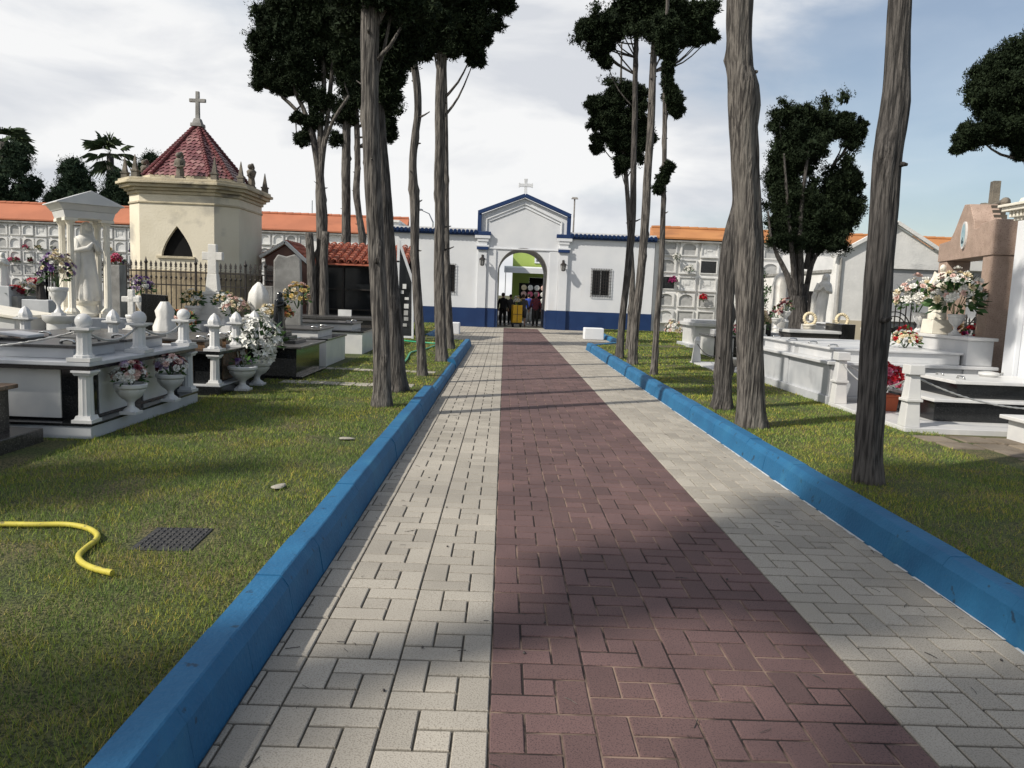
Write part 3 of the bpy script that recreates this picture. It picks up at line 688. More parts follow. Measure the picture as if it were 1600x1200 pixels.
palm(172, 240, 62, 'fan palm standing clear above the niche wall left of the chapel', 2.3, 81)
palm(4, 222, 62, 'fan palm top cut by the left edge above the large evergreen', 2.6, 82)

# ------------------------------------------------------------------ gate building
def arc(cx, cz, r, a0, a1, n, rz=None):
    return [(cx + r*math.cos(a0 + (a1-a0)*i/n), cz + (rz or r)*math.sin(a0 + (a1-a0)*i/n)) for i in range(n+1)]
GY = 36.5
gate = thing('gate_building', 'long white gatehouse with blue trim, a central arch and a cross on its gable', 'gatehouse', (.75, GY, 0))
gx = .75
def gb(): return MB()
XL, XR = -5.28 - gx, 6.95 - gx
arch = [(-1.13, -.02)] + [(-1.13, 2.55)] + arc(.0, 2.55, 1.13, PI, 0, 20)[1:] + [(1.27-.14, -.02)]
arch = [(-1.15,-.02)] + arc(0, 2.58, 1.18, PI, 0, 22) + [(1.15,-.02)]
arch = [(x + .05, z) for x, z in arch]
outer = [(XL,-.02), (-1.10,-.02)] + arch[1:-1] + [(1.20,-.02), (XR,-.02), (XR,4.42), (2.08,4.42), (2.08,5.22), (.02,6.05), (-2.02,5.22), (-2.02,4.42), (XL,4.42)]
wl = (-4.02, -3.14, 1.60, 2.86); wr = (3.31, 4.18, 1.66, 2.90)
def rect(r): return [(r[0],r[2]),(r[1],r[2]),(r[1],r[3]),(r[0],r[3])]
MB().wall(outer, [rect(wl), rect(wr)], 0, .35).build('wall', M['white_paint'], gate)
# passage and rooms behind the facade
bk = MB()
bk.wall([(-1.45,-.02), (-1.10,-.02)] + arch[1:-1] + [(1.20,-.02), (1.55,-.02), (1.55,4.4), (-1.45,4.4)], [], .352, 4.2)
bk.build('passage', M['arch_inner'], gate)
for x0, x1 in ((XL, -1.46), (1.56, XR)):
    bk = MB(); bk.box(x0, x0+.2, .352, 4.0, 0, 4.4); bk.box(x1-.2, x1, .352, 4.0, 0, 4.4); bk.box(x0+.2, x1-.2, 3.8, 4.0, 0, 4.4)
    bk.build('rear_wall', M['white_paint'], gate)
for xa, xb in ((XL-.02, -2.04), (2.10, XR+.02)):
    rf = MB(); rf.prism([(-.10,4.46),(4.1,4.80),(4.1,4.90),(-.10,4.56)], 'x', xa, xb); rf.build('roof', M['old_white'], gate)
pr = MB(); pr.prism([(-2.0,4.5),(2.06,4.5),(2.06,5.2),(.02,5.98),(-2.0,5.2)], 'y', .36, 3.2); pr.build('gable_roof', M['old_white'], gate)
# blue scalloped eaves
for x0, x1 in ((XL-.1, -2.12), (2.20, XR+.08)):
    ev = MB(); ev.box(x0, x1, -.10, -.004, 4.25, 4.37)
    n = int((x1-x0)/.19)
    for i in range(n):
        x = x0 + (i+.5)*(x1-x0)/n
        ev.tube([(x,-.22,4.40),(x,.2,4.50)], .088, 10)
    ev.build('eave_tiles', M['dado_blue'], gate)
for sx in (-1, 1):   # raking cornice, upright ends and returns
    xo = 2.05*sx + .03
    P0 = Vector((xo + .10*sx, -.07, 5.30)); P1 = Vector((.03, -.07, 6.16))
    tr = MB(); tr.bar(P0, P1, .22, .17, up=(0,0,1))
    tr.box(*sorted((xo - .06*sx, xo + .12*sx)), -.15, -.003, 4.40, 5.32)
    tr.box(*sorted((xo + .26*sx, xo - .52*sx)), -.19, -.153, 4.27, 4.44); tr.box(*sorted((xo + .26*sx, xo - .52*sx)), -.153, -.003, 4.27, 4.40)
    tr.build('blue_trim', M['dado_blue'], gate, bevel=.012)
    tr = MB(); tr.box(*sorted((xo + .12*sx, xo - .42*sx)), -.20, -.12, 3.60, 3.74); tr.build('pilaster_band', M['dado_blue'], gate, bevel=.012)
for sx in (-1, 1):
    xo = 2.05*sx + .03
    pl = MB(); pl.box(*sorted((xo + .06*sx, xo - .36*sx)), -.12, -.004, .90, 4.268)
    pl.box(*sorted((xo + .16*sx, xo - .46*sx)), -.17, -.121, 3.741, 3.82); pl.box(*sorted((xo + .10*sx, xo - .42*sx)), -.15, -.121, 3.98, 4.10)
    pl.box(*sorted((xo + .22*sx, xo - .50*sx)), -.18, -.121, 4.12, 4.266)
    pl.box(*sorted((xo - .37*sx, xo - .80*sx)), -.05, -.004, .90, 3.62)
    pl.build('pilaster', M['white_paint'], gate, bevel=.01)
    pl = MB(); Q0 = Vector((xo - .30*sx, -.03, 5.02)); Q1 = Vector((.03, -.03, 5.79)); pl.bar(Q0, Q1, .05, .06); pl.bar(Q0 + Vector((-.12*sx,0.01,-.10)), Q1 - Vector((0,-.01,.17)), .04, .03)
    pl.box(*sorted((xo - .27*sx, xo - .33*sx)), -.055, -.004, 4.46, 5.04); pl.build('gable_moulding', M['white_paint'], gate, bevel=.01)
pl = MB(); pl.box(-1.62, 1.68, -.045, -.004, 3.66, 3.72)
pl.build('string_course', M['white_paint'], gate, bevel=.01)
dd = MB()
dd.box(XL-.015, -1.11, -.02, -.003, 0, .885); dd.box(1.21, XR+.015, -.02, -.003, 0, .90)
for sx in (-1, 1):
    xo = 2.05*sx + .03
    dd.box(*sorted((xo + .065*sx, xo - .365*sx)), -.135, -.021, 0, .895); dd.box(*sorted((xo - .366*sx, xo - .81*sx)), -.065, -.021, 0, .893)
dd.box(-1.10, -1.085, -.02, 4.1, 0, .87); dd.box(1.185, 1.20, -.02, 4.1, 0, .87)
dd.box(XR+.001, XR+.018, -.003, 3.6, 0, .9)
dd.build('dado', M['dado_blue'], gate)
for r in (wl, wr):
    wn = MB(); wn.box(r[0]-.03, r[1]+.03, .19, .21, r[2]-.03, r[3]+.03); wo = wn.build('window', M['glass_dark'], gate)
    fr = MB(); cxm = (r[0]+r[1])/2
    for x in (r[0], r[1]-.05, cxm-.025): fr.box(x, x+.05, .13, .188, r[2], r[3])
    fr.box(r[0], r[1], .125, .129, r[2], r[2]+.05); fr.box(r[0], r[1], .125, .129, r[3]-.05, r[3]); fr.build('frame', M['iron'] if r is wl else M['steel'], wo)
    g = MB(); n = 9
    for i in range(n): x = r[0]-.03 + i*(r[1]-r[0]+.06)/(n-1); g.bar((x,-.055,r[2]-.05),(x,-.055,r[3]+.05), .016)
    for i in range(10): z = r[2]-.03 + i*(r[3]-r[2]+.06)/9; g.bar((r[0]-.05,-.07,z),(r[1]+.05,-.07,z), .014); 
    for i in (0, 9):
        z = r[2]-.03 + i*(r[3]-r[2]+.06)/9
        for x in (r[0]-.05, r[1]+.05): g.bar((x,-.07,z),(x,.02,z), .014)
    g.build('grille', M['iron'], wo)
cr = MB(); cr.cbox(.03,0,6.08,.34,.3,.16,.6); cr.cbox(.03,0,6.24,.16,.12,.34,.8); cr.cbox(.03,0,6.72,.13,.12,.20,1.35)
for a, b in ((.03,-.26),(.03,.32)): cr.bar((a,0,6.63),(b,0,6.63),.118,.15)
for x in (-.27,.33): cr.bar((x-.03,0,6.63),(x+.03,0,6.63),.122,.20)
cr.box(-.05,.11,-.061,.061,6.56,6.73)
cr.build('cross', M['white_paint'], gate, bevel=.008)
ln0 = thing('wall_lantern', 'black wall lantern on the pilaster left of the gate arch', 'lantern', (gx - 1.86, GY - .14, 2.87), 0, 'lanterns beside the gate arch')
b = MB(); b.bar((0,.02,.42),(0,-.20,.50),.025); b.bar((0,-.16,.47),(0,-.20,.36),.02); b.box(-.05,.05,0,.03,.22,.5); b.build('bracket', M['iron'], ln0)
b = MB(); b.lathe(0,-.22,[(.03,-.02),(.085,.0),(.085,.02)],6); b.lathe(0,-.22,[(.16,.27),(.13,.31),(.05,.38),(.02,.46),(.005,.50)],6)
for k in range(6):
    a = 2*PI*k/6; b.bar((.08*math.cos(a), -.22+.08*math.sin(a), .01),(.13*math.cos(a), -.22+.13*math.sin(a), .28), .02)
b.build('frame', M['iron'], ln0)
MB().lathe(0,-.22,[(.07,.02),(.115,.27)],6).build('glass', M['plaque_grey'], ln0)
dup(ln0, (gx + 1.92, GY - .14, 2.76), label='black wall lantern on the pilaster right of the gate arch')
def bench(x, y, label, s=1):
    t = MB().cbox(0,0,0,.74*s,.62*s,.44,.985).build('stone_bench', M['white_paint'], bevel=.025)
    t.location = (x, y, 0); tag(t, label, 'bench', 'white block benches in front of the gate')
bench(3.42, 29.3, 'white block bench on the paving right of the gate arch')
bench(-2.05, 29.6, 'white block bench behind the fluted trunk, left of the gate arch')

# ------------------------------------------------------------------ the street seen through the arch
gh = thing('street_house', 'lime green house across the street with a white framed window and dark shop front', 'house', (1.6, 52, 0))
MB().wall([(-1.15,0),(.0,0),(.0,2.75),(2.6,2.75),(2.6,0),(6,0),(6,5.3),(-1.15,5.3)], [[(.35,3.75),(1.65,3.75),(1.65,4.85),(.35,4.85)]], 0, .4).build('wall', pm('lime_wall', (.36,.47,.12), (.32,.42,.10), 1, .85), gh)
wn = MB().box(.3,1.7,.2,.22,3.7,4.9).build('window', M['plaque_grey'], gh)
f = MB()
for r in ((.3,.4,3.7,4.9),(1.6,1.7,3.7,4.9),(.4,1.6,3.7,3.8),(.4,1.6,4.8,4.9)): f.box(r[0],r[1],-.06,.15,r[2],r[3])
f.build('frame', M['white_paint'], wn)
m = MB()
for i in range(10): m.cbox(.55 + (i % 4)*.3 + random.uniform(-.05,.05), .16, 3.9 + (i//4)*.3, .2, .03, .25)
m.build('curtain', M['plaque_white'], wn)
MB().box(0.02,2.58,.5,.6,0,2.75).build('shop_front', M['dark_void'], gh)
MB().box(-1.15,6,.402,8,5.0,5.3).build('roof', M['clay_tile'], gh)
aw = thing('shop_awning', 'white flat awning over the flower stall beyond the arch', 'awning', (2.0, 49.5, 0))
a = MB(); a.prism([(0,2.95),(0,3.28),(2.3,3.45),(2.3,3.4)], 'x', -2.1, 1.35); a.build('canopy', M['white_paint'], aw)
for x in (-2.0, 1.25): a = MB(); a.bar((x,.1,0),(x,.1,3.0),.05); a.build('pole', M['steel'], aw)
wh = thing('street_house', 'white and cream house with a red door on the left beyond the arch', 'house', (-1.2, 46, 0))
MB().box(-4.5,.75,0,9,3.0,4.95).build('wall', M['white_paint'], wh)
MB().box(-4.5,.75,.02,9,0,2.998).build('lower_wall', pm('cream_wall', (.72,.62,.42), (.66,.57,.4), 1, .85), wh)
MB().box(.16,.48,-.03,.018,.0,2.4).build('door', pm('red_door', (.42,.05,.05), (.36,.045,.04), 3, .5), wh)
sg = MB(); sg.bar((.3,-.02,3.0),(.3,-.7,3.0),.04); sg.box(.05,.55,-.72,-.68,2.75,3.1); sg.build('wall_sign', M['iron'], wh)
gs = thing('canvas_screen', 'grey canvas screen standing on the right side beyond the arch', 'screen', (2.95, 43, 0))
c_ = MB(); c_.box(-.42,.9,0,.04,.25,3.35); c_.build('canvas', M['plaque_grey'], gs)
c_ = MB(); c_.bar((-.44,.02,0),(-.44,.02,3.4),.05); c_.bar((.9,.02,0),(.9,.02,3.4),.05); c_.bar((-.44,.02,3.38),(.9,.02,3.38),.05); c_.build('frame', M['steel'], gs)
st = thing('wreath_stand', 'dark rack hung with round flower wreaths outside the shop', 'stand', (1.75, 47.5, 0))
s_ = MB(); s_.box(-.85,.85,.05,.10,.2,2.3); s_.bar((-.88,.08,0),(-.88,.08,2.3),.05); s_.bar((.88,.08,0),(.88,.08,2.3),.05); s_.build('rack', M['dark_void'], st)
wcol = ['cream','white','white','blush','blush','pink','pink','white','yellow','blush','magenta','white']
k = 0
for r_ in range(3):
    for c_ in range(4):
        t = MB(); cx_, cz_ = -.60 + c_*.40, 2.02 - r_*.39
        for i in range(16):
            a = 2*PI*i/16
            for rr in (.06,.125): t.ball((cx_ + rr*math.cos(a+rr*9), -.03, cz_ + rr*math.sin(a+rr*9)), .05, 6, 4)
        o = t.build('flower_wreath', M['petal_' + wcol[k]], smooth=180); o.location = (1.75, 47.5, 0)
        tag(o, '%s round wreath, %s from the left in the %s row of the shop rack' % ({'cream':'cream','white':'white','blush':'pale rose','pink':'pink','yellow':'yellow','magenta':'magenta'}[wcol[k]], ('first','second','third','fourth')[c_], ('top','middle','bottom')[r_]), 'wreath', 'flower wreaths on the shop rack'); k += 1
def mast(px, pytop, Y, label, kind):
    p = at(px, pytop, Y)
    t = thing('street_lamp', label, 'street lamp', (p.x, Y, 0))
    if kind == 0:
        MB().tube([(0,0,0),(0,0,p.z)], [.09,.06], 8).build('pole', M['stone_grey'], t); MB().cbox(0,0,p.z,.55,.3,.14,.7).build('lamp_head', M['stone_grey'], t)
    else:
        MB().tube([(.9,0,0),(.9,0,p.z-.9),(.6,0,p.z-.3),(0,0,p.z-.05)], [.08,.06,.04,.03], 8).build('pole', M['steel'], t); MB().ball((-.1,0,p.z-.03), .16, 10, 6, (1.6,.8,.5)).build('lamp_head', M['steel'], t)
mast(898, 311, 62, 'tall thin light mast standing against the sky right of the gate gable', 0)
mast(658, 327, 58, 'curved street lamp arm showing above the left wing of the gatehouse', 1)
an = MB().tube([(0,0,0),(0,0,8.1)], .035, 6).build('antenna', M['steel']); p = at(488, 308, 60); an.location = (p.x, 60, 0); tag(an, 'thin antenna mast standing above the orange roof behind the broad cypress', 'antenna')

# ------------------------------------------------------------------ niche walls
def niche_protos(W, H):
    out = []
    def ring(m, x0, x1, z0, z1, t, y0, y1):
        m.box(x0, x1, y0, y1, z0, z0+t); m.box(x0, x1, y0, y1, z1-t, z1); m.box(x0, x0+t, y0, y1, z0+t, z1-t); m.box(x1-t, x1, y0, y1, z0+t, z1-t)
    w, h = W*.42, H*.40
    # arched recess
    hole = [(-w*.8,-h*.85)] + [(w*.8,-h*.85)] + arc(0, h*.15, w*.8, 0, PI, 12, h*.7)
    f = MB().wall([(-w,-h),(w,-h),(w,h),(-w,h)], [hole], -.08, .0); p = MB().box(-w*.85,w*.85,-.02,-.004,-h*.9,h*.9)
    out.append((f, 'old_white', p, 'plaque_grey'))
    f = MB(); ring(f,-w,w,-h,h,.055,-.09,0); f.box(-w*1.05,w*1.05,-.13,0,-h-.05,-h); p = MB().box(-w+.056,w-.056,-.035,-.004,-h+.056,h-.056)
    p.box(-w*.3,w*.3,-.055,-.034,-h*.2,h*.5); p.box(-w*.6,-w*.4,-.05,-.034,-h*.5,h*.3); out.append((f, 'marble', p, 'plaque_white'))
    f = MB(); ring(f,-w,w,-h,h,.04,-.06,0); p = MB().box(-w+.041,w-.041,-.03,-.004,-h+.041,h-.041); out.append((f, 'old_white', p, 'black_granite'))
    f = MB().wall([(-w,-h),(w,-h),(w,h),(-w,h)], [hole], -.12, .0); f.box(-w*1.04,w*1.04,-.16,-.121,-h,-h*.8); p = MB().box(-w*.85,w*.85,-.05,-.004,-h*.9,h*.9)
    out.append((f, 'marble', p, 'plaque_white'))
    f = MB(); ring(f,-w,w,-h,h,.05,-.08,0); p = MB().box(-w+.051,w-.051,-.03,-.004,-h+.051,h-.051); p.cbox(0,-.05,-h*.75,w*1.2,.05,h*.3); out.append((f, 'marble', p, 'plaque_grey'))
    return out
def niche_wall(name, label, x0, x1, Y, zt, cols, rows, W, H, z0, roof_mat, roof_h, depth, pattern, seed, fx=0):
    t = thing(name, label, 'burial wall', (x0, Y, 0))
    MB().box(0, x1-x0, 0, depth, 0, zt).build('wall', M['old_white'], t)
    rf = MB(); rf.prism([(-.16,zt+.05),(-.16,zt+.13),(depth*.5,zt+roof_h),(depth*.5+.1,zt+roof_h),(depth*.5+.1,zt+.05)], 'x', -.05, x1-x0+.05); rf.build('roof', M[roof_mat], t)
    rd = MB(); L_ = x1 - x0; n = int(L_/.45)
    for i in range(n): rd.tube([(i*L_/n,depth*.5,zt+roof_h),((i+1)*L_/n+.03,depth*.5,zt+roof_h+.012)], [.09,.10], 8)
    rd.build('ridge_tiles', M[roof_mat], t)
    gt = MB(); gt.box(-.03, x1-x0+.03, -.22, -.002, zt-.09, zt-.01)
    gt.build('cornice', M['stone_grey'], t)
    first = {}; r_ = random.Random(seed); pr = niche_protos(W, H)
    for c in cols:
        for r in rows:
            k = r_.choice(pattern); loc = (fx + (c+.5)*W, -.002, z0 + (r+.5)*H)
            if k not in first:
                f, fm, p, pm_ = pr[k]; o = f.build('niche', M[fm], t); q = p.build('plaque', M[pm_], o); o.location = loc; first[k] = o
            else: dup(first[k], loc, parent=t)
    return t
niche_wall('niche_wall', 'long burial niche wall with an ochre roof, right of the gatehouse', 7.05, 25.5, 36.9, 4.42, range(0,6), range(0,5), .98, .80, .42, 'ochre_roof', .68, 2.6, [0,1,1,4,3,0,1,4,2], 5, .12)
niche_wall('niche_wall', 'longer burial niche wall with an orange roof, behind the chapel', -36, -5.9, 45, 4.66, list(range(9,20)) + list(range(28,33)), range(1,6), .75, .75, .05, 'orange_roof', 1.15, 3.2, [0,0,0,1,1,3,0,4,3], 6)
# the white end of a second row that closes the court on the left of the gatehouse
eb = thing('niche_wall', 'white end block of burial niches rising just left of the gatehouse wing', 'burial wall', (-6.9, 38.6, 0))
MB().box(0,1.55,0,5,0,4.9).build('wall', M['white_paint'], eb); MB().box(-.05,1.58,-.08,5,4.9,5.0).build('cornice', M['old_white'], eb)

# ------------------------------------------------------------------ chapel
ch = thing('chapel', 'cream octagonal burial chapel with a maroon tiled roof and stone cross, behind an iron fence', 'chapel', (-9.27, 23.6, 0))
def octo(s, c=.57):   # chamfered square, half width s
    k = s - c * s / 1.72
    return [(-k,-s),(k,-s),(s,-k),(s,k),(k,s),(-k,s),(-s,k),(-s,-k)]
S = 1.56
def ring_prism(mb, s, z0, z1): mb.prism(octo(s), 'z', z0, z1)
k = S * (1 - .57 / 1.72)
wn_o = [(-.42,2.30),(.46,2.30)] + [(.02+.44*(1-(q/9)**1.55), 2.30+.84*q/9) for q in range(1,10)] + [(.02-.44*(1-(q/9)**1.55), 2.30+.84*q/9) for q in range(8,0,-1)]
mb = MB().wall([(-k,1.9),(k,1.9),(k,3.995),(-k,3.995)], [[(x-.02,z) for x, z in wn_o]], -S, -S+.3)
o8 = octo(S)
for i in range(1, 8):
    a, b = o8[i], o8[(i+1) % 8]
    if i == 7: pass
    n = Vector((b[1]-a[1], a[0]-b[0], 0)).normalized()
    mb.add([(a[0],a[1],1.9),(b[0],b[1],1.9),(b[0],b[1],3.995),(a[0],a[1],3.995),(a[0]*.85,a[1]*.85,1.9),(b[0]*.85,b[1]*.85,1.9),(b[0]*.85,b[1]*.85,3.995),(a[0]*.85,a[1]*.85,3.995)],
           [(0,1,2,3),(5,4,7,6),(0,3,7,4),(1,5,6,2),(3,2,6,7),(0,4,5,1)])
mb.build('wall', M['chapel_wall'], ch)
b_ = MB(); ring_prism(b_, S+.025, 0, 1.898); b_.build('plinth', M['chapel_stone'], ch)
MB().box(-.6,.55,-S+.12,-S+.16,2.2,3.2).build('window', M['dark_void'], ch)
f = MB(); f.box(-.56,.50,-S-.05,-S+.12,2.235,2.298); f.build('window_sill', M['chapel_trim'], ch)
c_ = MB()
for s, z0, z1 in ((S+.03,3.74,3.80),(S+.05,4.0,4.09),(S+.12,4.092,4.17),(S+.22,4.172,4.26),(S+.30,4.262,4.34),(S+.24,4.342,4.42)): ring_prism(c_, s, z0, z1)
c_.build('cornice', M['chapel_trim'], ch, bevel=.015)
c_ = MB(); ring_prism(c_, S-.28, 4.422, 4.56); c_.build('roof_base', M['chapel_trim'], ch)
rs = 1.24; ro = octo(rs, .62); apex = Vector((.32, 0, 6.02)); apex = Vector((.0, 0, 6.25))
tl = MB(); rows = 17
bs = MB(); bs.add([(p[0]*.97,p[1]*.97,4.50) for p in ro] + [(0,0,6.17)], [(i,(i+1)%8,8) for i in range(8)] + [tuple(range(7,-1,-1))])
for i in range(8):
    a = Vector((ro[i][0]*1.03, ro[i][1]*1.03, 4.53)); b = Vector((ro[(i+1)%8][0]*1.03, ro[(i+1)%8][1]*1.03, 4.53)); n = (b-a).cross(apex-a).normalized()
    for r in range(rows):
        t0, t1 = r/rows, min(1, (r+1.35)/rows)
        A0, B0 = a.lerp(apex, t0), b.lerp(apex, t0); A1, B1 = a.lerp(apex, t1), b.lerp(apex, t1)
        w0 = (B0-A0).length; m = max(1, round(w0/.155)); off = .5 if r % 2 else 0
        for q in range(m + (1 if off else 0)):
            u0, u1 = max(0,(q-off)/m), min(1,(q+1-off)/m)
            if u1 - u0 < .02: continue
            um = (u0+u1)/2; up = n*.028; mid = t0*.55 + t1*.45
            tl.add([A0.lerp(B0,u0).lerp(A1.lerp(B1,u0),.45)+up*.8, A0.lerp(B0,um)+up, A0.lerp(B0,u1).lerp(A1.lerp(B1,u1),.45)+up*.8, A1.lerp(B1,u1)+n*.004, A1.lerp(B1,u0)+n*.004], [(0,1,2,3,4)])
rfo = tl.build('roof', M['roof_scales'], ch)
bs.build('roof_deck', M['roof_ridge'], rfo)
rg = MB()
for i in range(8):
    a = Vector((ro[i][0]*1.04, ro[i][1]*1.04, 4.56)); n = 22
    for q in range(n):
        p0, p1 = a.lerp(apex, q/n), a.lerp(apex, (q+1.15)/n); rg.tube([p0 + Vector((0,0,.03)), p1 + Vector((0,0,.015))], [.06,.045], 7)
rg.build('ridge', M['roof_ridge'], rfo)
x_ = MB(); x_.cbox(0,0,6.15,.34,.34,.10,.95); x_.cbox(0,0,6.251,.25,.25,.14,.7); x_.build('cross_base', M['stone_grey'], ch, bevel=.01)
x_ = MB(); x_.cbox(0,0,6.39,.12,.10,.78,.85); x_.box(-.24,.24,-.045,.045,6.86,6.96); x_.build('cross', M['stone_grey'], ch, bevel=.012)
pn = MB()
def pinnacle(m, x, y, z, h=.62): m.cbox(x,y,z,.17,.17,.16,.95); m.cbox(x,y,z+.16,.20,.20,.04); m.cbox(x,y,z+.2,.13,.13,h-.2,.12)
for (x, y) in octo(S+.08): m = MB(); pinnacle(m, x, y, 4.42); m.build('pinnacle', M['weathered'], ch)
for (x, y, a) in ((.12,-S-.02,0),(S+.02,0,1),(-S,0,1)):
    m = MB(); m.cbox(x,y,4.42,.22,.22,.07); m.lathe(x,y,[(.09,4.49),(.11,4.58),(.085,4.72),(.12,4.84),(.14,4.92),(.09,4.98),(.045,5.0)],10,5,.08)
    m.ball((x-.02,y-.06,5.06), .078, 10, 7)
    for s in (-1,1): m.tube([(x+s*.11*(1-a),y+s*.11*a,4.92),(x+s*.13*(1-a)-.05*a,y+s*.13*a-.05,4.78),(x,y-.12,4.74)], [.04,.035,.03], 6)
    m.tube([(x,y+.08,4.94),(x,y+.14,5.06),(x,y+.06,5.14),(x,y-.03,5.13)], [.05,.06,.05,.02], 6)
    m.build('statue', M['weathered'], ch, smooth=60)
def iron_fence(name, label, segs, h, z0=.0, step=.13):
    """segs: list of polylines in world xy; pickets with spear heads"""
    o = segs[0]
    t = thing(name, label, 'fence', (o[0][0], o[0][1], z0)); pk = MB(); rl = MB(); ps = MB()
    ox, oy = o[0]
    for (xa, ya), (xb, yb) in segs:
        d = Vector((xb-xa, yb-ya)); n = int(d.length/step)
        for z in (.28, h-.50, h-.16): rl.bar((xa-ox,ya-oy,z),(xb-ox,yb-oy,z), .022, .03)
        for i in range(n+1):
            x, y = xa-ox + d.x*i/n, ya-oy + d.y*i/n
            if i % 10 == 0:
                ps.bar((x,y,0),(x,y,h+.04),.045); ps.ball((x,y,h+.08), .05, 8, 5); ps.cbox(x,y,h+.10,.05,.05,.12,.1); continue
            pk.bar((x,y,.05),(x,y,h-.03), .02)
            pk.cbox(x,y,h-.03,.065,.03,.05,.6); pk.cbox(x,y,h+.02,.07,.03,.11,.05); pk.ball((x,y,h-.30), .036, 6, 4)
            ex = d.normalized()*.042; pk.bar((x-ex.x,y-ex.y,h-.10),(x+ex.x,y+ex.y,h-.07),.01); pk.bar((x-ex.x,y-ex.y,h-.36),(x+ex.x,y+ex.y,h-.33),.01)
    pk.build('picket', M['iron'], t).__setitem__('kind', 'stuff'); rl.build('rail', M['iron'], t); ps.build('post', M['iron'], t)
    return t
iron_fence('iron_fence', 'black wrought iron fence with spear tips round the cream chapel', [((-12.1,20.6),(-6.35,20.6)),((-6.35,20.6),(-6.35,26.0)),((-12.1,20.6),(-12.1,26.0))], 2.0)

# ------------------------------------------------------------------ brown pantheon and tiled porch
bp = thing('pantheon', 'small brown marble gabled pantheon between the chapel and the tiled porch', 'pantheon', (-6.85, 24.2, 0))
MB().prism([(-.62,0),(.72,0),(.72,2.2),(.02,2.83),(-.62,2.42)], 'y', 0, 1.7).build('wall', M['brown_wall'], bp)
m = MB(); m.bar((-.75,-.07,2.44),(.02,-.07,2.93),.14,.09); m.bar((.02,-.07,2.93),(.86,-.07,2.20),.14,.09); m.box(.735,.86,-.10,.05,0,2.16); m.build('bargeboard', M['old_white'], bp)
def tile_slope(mb, x0, x1, y0, z0, y1, z1, w=.21, r=.085, n=9):
    """barrel tiles running from the eave (y0,z0) to the ridge (y1,z1)"""
    k = int(round((x1-x0)/w))
    for i in range(k):
        x = x0 + (i+.5)*(x1-x0)/k
        for j in range(n):
            t0, t1 = j/n, (j+1.12)/n; j_ = random.uniform(-.006,.006)
            P = Vector((x+j_, y0+(y1-y0)*t0, z0+(z1-z0)*t0+.035)); Q = Vector((x+j_, y0+(y1-y0)*min(t1,1), z0+(z1-z0)*min(t1,1)+.012))
            vs = []; fs = []
            for e, rr in ((P, r*1.08), (Q, r*.9)):
                for q in range(7):
                    a = PI*q/6; vs.append((e.x+rr*math.cos(a), e.y, e.z+rr*math.sin(a)))
                for q in range(7):
                    a = PI*(6-q)/6; vs.append((e.x+(rr-.016)*math.cos(a), e.y, e.z+(rr-.016)*math.sin(a)))
            for q in range(14): fs.append((q,(q+1)%14,(q+1)%14+14,q+14))
            fs.append(tuple(range(14))); mb.add(vs, fs)
    mb.add([(x0,y0+.02,z0-.02),(x1,y0+.02,z0-.02),(x1,y1,z1-.02),(x0,y1,z1-.02),(x0,y0+.02,z0-.06),(x1,y0+.02,z0-.06),(x1,y1,z1-.06),(x0,y1,z1-.06)], [(0,1,2,3),(7,6,5,4),(0,4,5,1),(2,6,7,3),(1,5,6,2),(3,7,4,0)])
rfm = MB(); tmp = MB(); tile_slope(tmp, 0, 1.65, -.86, 2.24, 0, 2.92, n=5)
rfm.add([( -v[1]+.02, v[0]+.02, v[2]) for v in tmp.v], tmp.f); tmp = MB(); tile_slope(tmp, 0, 1.65, -.75, 2.47, 0, 2.92, n=5)
rfm.add([( v[1]+.02, v[0]+.02, v[2]) for v in tmp.v], tmp.f); rfm.build('roof', M['clay_tile'], bp)
tp = thing('tiled_porch', 'dark open porch under a red barrel tiled roof, behind the broad cypress', 'porch', (-4.65, 24.9, 0))
rfm = MB(); tile_slope(rfm, -1.65, 1.52, -.25, 2.36, 2.1, 3.06, n=8, w=.235, r=.10); rfm.build('roof', M['clay_tile'], tp)
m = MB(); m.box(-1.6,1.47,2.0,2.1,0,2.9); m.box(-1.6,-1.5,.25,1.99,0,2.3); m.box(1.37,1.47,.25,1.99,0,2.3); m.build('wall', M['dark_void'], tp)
m = MB()
for x in (-1.55,-.55,.45,1.42): m.bar((x,.05,0),(x,.05,2.3),.07)
for z in (.9,1.55,2.25): m.bar((-1.55,.05,z),(1.42,.05,z),.05)
m.build('post', M['iron'], tp); MB().box(-1.6,1.47,.10,.13,.0,2.24).build('glazing', M['glass_dark'], tp)
m = MB(); m.box(-1.75,1.6,-.1,-.02,.55,.75); m.build('threshold', M['dark_granite'], tp)

# ------------------------------------------------------------------ gabled white building, portal and white pantheon on the right
wb = thing('gabled_building', 'plain white gabled funeral building with a beige dado, behind the small round cypress', 'building', (14.15, 28, 0))
MB().prism([(-2.2,.0),(2.6,.0),(2.6,3.0),(1.62,3.55),(-.2,4.60),(-2.2,3.42)], 'y', 0, .35).build('gable_wall', M['old_white'], wb)
MB().box(-2.2, 2.6, .352, 8.6, 0, 2.95).build('wall', M['old_white'], wb)
m = MB(); m.bar((-2.42,-.06,3.38),(-.2,-.06,4.68),.16,.12); m.bar((-.2,-.06,4.68),(2.7,-.06,3.05),.16,.12); m.build('coping', M['old_white'], wb)
MB().box(-2.19,2.6,-.03,-.003,0,1.12).build('dado', pm('beige_dado', (.50,.44,.33), (.45,.40,.30), 2, .85), wb)
MB().tube([(-2.08,-.05,0),(-2.08,-.05,3.35)], .045, 8).build('downpipe', M['stone_grey'], wb)
m = MB(); m.box(-2.27,-2.205,.4,8.4,2.84,2.94); m.build('gutter', M['stone_grey'], wb)
